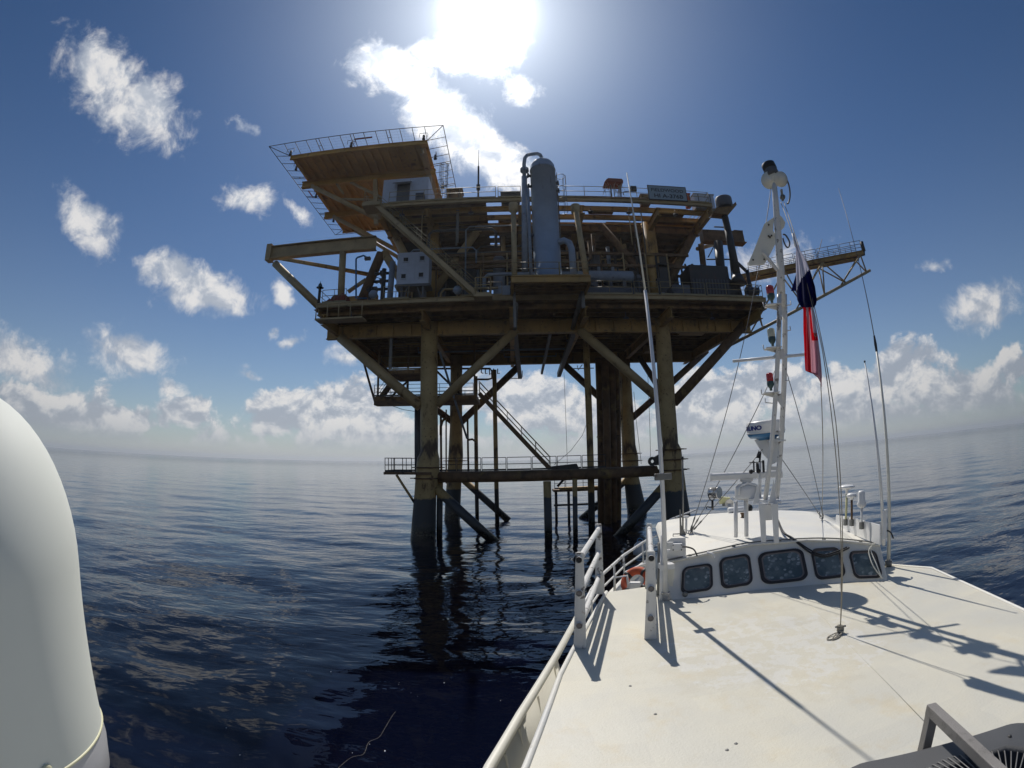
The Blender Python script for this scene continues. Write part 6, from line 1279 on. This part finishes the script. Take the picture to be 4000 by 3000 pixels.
# ---------------------------------------------------------------- things on the left side deck
c = Vector(Z(2486, 2272, 3.92)); t = thing('life_ring', c, 'orange life ring with a white band stowed at the left side deck', 'life ring')
ax = (-Fh*.7+UP*.55-Rh*.2).normalized(); MB().torus(c, ax, .22, .075, 40, 14).build('ring', 'orange', t)
x_, y_ = frame(ax); mb = MB()
for a in (30, 120, 210, 300): q = c+x_*(math.cos(R(a))*.22)+y_*(math.sin(R(a))*.22); tg = (-x_*math.sin(R(a))+y_*math.cos(R(a))); mb.lathe([(.077, -.03), (.082, -.028), (.082, .028), (.077, .03)], q, tg, 16)
each(mb, 'band', 'black', t)
c3 = Z(2427, 2282, 3.9); t = thing('life_ring_rack', c3, 'white tube rack beside the orange life ring', 'rack')
MB().path([c3-Rh*.12-UP*.15, c3-Rh*.12+UP*.12, c3+Rh*.1+UP*.16, c3+Rh*.14-UP*.12], .025, 8).build('hoop', 'white', t); MB().path([Z(2440, 2300, 3.9)-UP*.2, Z(2446, 2235, 3.9), Z(2500, 2210, 3.9), Z(2555, 2196, 3.95)], .03, 8).build('rail', 'white', t); MB().box(c3+Rh*.25-UP*.12, (.2, .1, .34), -20).build('plate', 'white', t, bevel=.02)
c4 = Z(2500, 2165, 3.6); t = thing('tote_bag', c4, 'pale blue bag slumped on the side deck past the life ring', 'bag'); MB().lathe([(.0, 0), (.18, 0), (.2, .12), (.15, .26), (.07, .34), (0, .36)], c4, n=14).build('sack', 'gpipe', t); MB().torus(c4+UP*.36, Fh, .07, .012, 12, 5).build('strap', 'blue', t)
for k, (x, y0, y1) in enumerate(((2583, 2090, 2270), (2572, 2120, 2278))):
    a = PL(x, y1, wb[0]-Rh*.14+Fh*.2*k, Fh); b = D(x+6, y0, a); t = thing('door_post', a, ['white tube post by the left wheelhouse corner, nearer one', 'grey slatted post by the left wheelhouse corner, farther one'][k], 'post'); MB().tube(a-UP*.6, b, .03, n=8).build('post', ['white', 'steel'][k], t); MB().beam(b-UP*.1, b-UP*.1+Rh*.12, .03, .03).build('hook', 'white', t)

# ---------------------------------------------------------------- condenser unit at lower right
u0, u1 = Z(3310, 2992, 5.0), Z(3958, 2825, 5.0); ud = (u1-u0); ud.z = 0; U = ud.length; ud.normalize(); vd = Vector((ud.y, -ud.x, 0)); u0 = u0-ud*.06; U += .14
ac = thing('condenser_unit', u0+ud*U/2+vd*U/2-UP*.5, 'dark grey fan condenser unit with round wire grille on the deck', 'air conditioner')
oc = u0+ud*U/2+vd*U/2; rad = U*.40
def rsq(h_, inset, zz, n=8, cr=.13):
    pts = []
    for (sx, sy, a0) in ((1, 1, 0), (-1, 1, 90), (-1, -1, 180), (1, -1, 270)):
        for i in range(n): a = R(a0+90*i/(n-1)); pts.append((sx*(h_-cr)+math.cos(a)*(cr-inset), sy*(h_-cr)+math.sin(a)*(cr-inset)))
    return [oc+ud*x+vd*y+UP*zz for x, y in pts]
N = 32; h_ = U/2
outer = rsq(h_, 0, 0.0); o2 = rsq(h_, 0, -.05); o1 = rsq(h_, .012, .012)
inn = []
for p in outer:
    d = p-oc; a = math.atan2(d.dot(vd), d.dot(ud)); inn.append(a)
i1 = [oc+ud*math.cos(a)*(rad+.035)+vd*math.sin(a)*(rad+.035)+UP*.012 for a in inn]; i2 = [oc+ud*math.cos(a)*(rad+.015)+vd*math.sin(a)*(rad+.015)+UP*.022 for a in inn]; i3 = [oc+ud*math.cos(a)*rad+vd*math.sin(a)*rad+UP*.006 for a in inn]; i4 = [oc+ud*math.cos(a)*(rad-.01)+vd*math.sin(a)*(rad-.01)-UP*.22 for a in inn]
L_ = [o2, outer, o1, i1, i2, i3, i4]; mb = MB(); mb.add([p for r_ in L_ for p in r_], [(l*N+k, l*N+(k+1) % N, (l+1)*N+(k+1) % N, (l+1)*N+k) for l in range(len(L_)-1) for k in range(N)], True); o = mb.build('top_cover', 'acm', ac)
for p in o.data.polygons: p.use_smooth = True
b0 = rsq(h_-.02, 0, -.05); b1 = rsq(h_-.02, 0, -.5); mb = MB(); mb.add(b0+b1, [(k, (k+1) % N, N+(k+1) % N, N+k) for k in range(N)]); mb.build('cabinet', 'acm', ac)
mb = MB()
for k in range(22): q = rsq(h_-.012, 0, -.08-k*.019); mb.path(q+[q[0]], .004, 4, False)
mb.build('louvre', 'acm', ac)
MB().lathe([(0, -.30), (rad-.02, -.30)], oc, n=32).build('well_floor', 'hole', ac)
mb = MB(); nw = 84
for k in range(nw):
    a = 2*math.pi*k/nw; d = ud*math.cos(a)+vd*math.sin(a); mb.path([oc+d*(rad+.004)+UP*.0, oc+d*(rad-.02)+UP*.018, oc+d*(rad*.6)+UP*.028, oc+d*(rad*.18)+UP*.03], .0026, 5)
for rr_ in (.18, .6): mb.torus(oc+UP*.024, UP, rad*rr_, .003, 48, 5)
mb.build('wire_grille', 'wiregrille', ac)
mb = MB()
for k in range(4):
    a = R(90*k+25); d = ud*math.cos(a)+vd*math.sin(a); e = -ud*math.sin(a)+vd*math.cos(a); mb.add([oc+d*.06-UP*.16, oc+d*rad*.9-e*.09-UP*.19, oc+d*rad*.92+e*.11-UP*.12, oc+d*.06+e*.05-UP*.13], [(0, 1, 2, 3)])
mb.lathe([(.06, -.2), (.06, -.08), (0, -.075)], oc, n=16); o = mb.build('fan', 'dark', ac); sd = o.modifiers.new('t', 'SOLIDIFY'); sd.thickness = .004
p = oc+ud*(h_*.62)-vd*(h_*.80)+UP*.013; MB().lathe([(0, .005), (.007, .005), (.009, 0)], p, n=10).build('screw', 'dark', ac)
# guard bar bent over the unit
g0 = u0+ud*(U*.50)-vd*.10; g0.z = ZK; gt = PL(3640, 2790, g0, vd); gb = Vector((gt.x, gt.y, ZK)); g2 = Z(3868, 3010, gt.z-.02)
t = thing('guard_bar', gb, 'weathered grey square bar that bends over the condenser unit', 'guard bar')
MB().beam(gb, gt, .042, .042, up=ud).build('post', 'acbar', t, bevel=.004); e = (g2-gt).normalized(); MB().beam(gt-e*.02+UP*.018, g2+e*.6+UP*.018, .045, .045).build('bar', 'acbar', t, bevel=.004); MB().beam(g2+e*.6, Vector((g2+e*.6).to_tuple()[:2]+(ZK,)), .042, .042, up=ud).build('post', 'acbar', t)

# ---------------------------------------------------------------- satellite dome at far left
az = R(-51.2-math.degrees(math.asin(.3/1.35))); dc = Vector((math.sin(az)*1.35, math.cos(az)*1.35, 0)); r0 = .3
zc = EYE.z-.19
t = thing('satellite_dome', dc+UP*4.2, 'large smooth white satellite dome at the left edge, very close', 'satellite dome')
zb0 = zc-.475
prof = [(r0*1.0, zb0), (r0*1.0, zc-.2), (r0*1.0, zc-.08)]+[(r0*math.cos(R(a)), zc-.08+.39*math.sin(R(a))) for a in range(6, 91, 6)]
MB().lathe(prof, dc, n=96).build('dome', 'gel', t)
MB().lathe([(r0*.98, zb0-.006), (r0*1.010, zb0-.005), (r0*1.013, zb0-.002), (r0*1.008, zb0+.0), (r0*.99, zb0+.001)], dc, n=96).build('seam', 'seam', t)
MB().lathe([(r0*1.0, zb0-.006), (r0*1.008, zb0-.05), (r0*.98, zb0-.12), (r0*.8, zb0-.2), (r0*.5, zb0-.24), (0, zb0-.245)], dc, n=96).build('base', 'gelb', t)
sa = R(math.degrees(az)+180+24); q = dc+Vector((math.sin(sa), math.cos(sa), 0))*r0*1.02
for k in range(4):
    sa = az+math.pi+R(-18+90*k); d = Vector((math.sin(sa), math.cos(sa), 0)); c = dc+d*r0*1.0+UP*(zb0+.016); o = MB().lathe([(.0, .006), (.010, .006), (.013, .004), (.013, 0)], c, d, 16).build('latch_boss', 'seam', t); MB().beam(c+d*.006-UP*.007, c+d*.006+UP*.007, .003, .002, up=d).build('slot', 'hole', o)
MB().tube(dc+UP*(zb0-.22), dc+UP*2.7, .07, n=16).build('pedestal', 'white', t)
br_ = B(-4.6, -1.7, 4.42); MB().beam(dc+UP*4.42, br_, .1, .1).build('bracket_arm', 'white', t)
# foam flecks and a drifting line on the water
def flecks():
    mb = MB(); rn = random.Random(9)
    for k in range(50):
        x = rn.uniform(-7, 1.2); y = rn.uniform(5, 24); s = rn.uniform(.004, .012)*(1 if rn.random() < .9 else 2.2); n = 7; c = Vector((x, y, .06))
        pts = [c+Vector((math.cos(6.283*i/n)*s*rn.uniform(.6, 1.3), math.sin(6.283*i/n)*s*rn.uniform(.6, 1.6), 0)) for i in range(n)]; mb.prism(pts, (0, 0, .012))
    o = mb.build('foam', 'white', None); o['kind'] = 'stuff'; tag(o, 'small white foam flecks on the dark water beside the boat', 'foam')
flecks()
ln = [Z(x, y, .05) for x, y in ((1310, 3010), (1370, 2960), (1420, 2945), (1440, 2900), (1480, 2880), (1500, 2850), (1530, 2800), (1545, 2780))]
cable(smooth(ln), .0022, 'rope', 'thin pale line drifting on the water left of the boat', 'floating_line', 'rope')
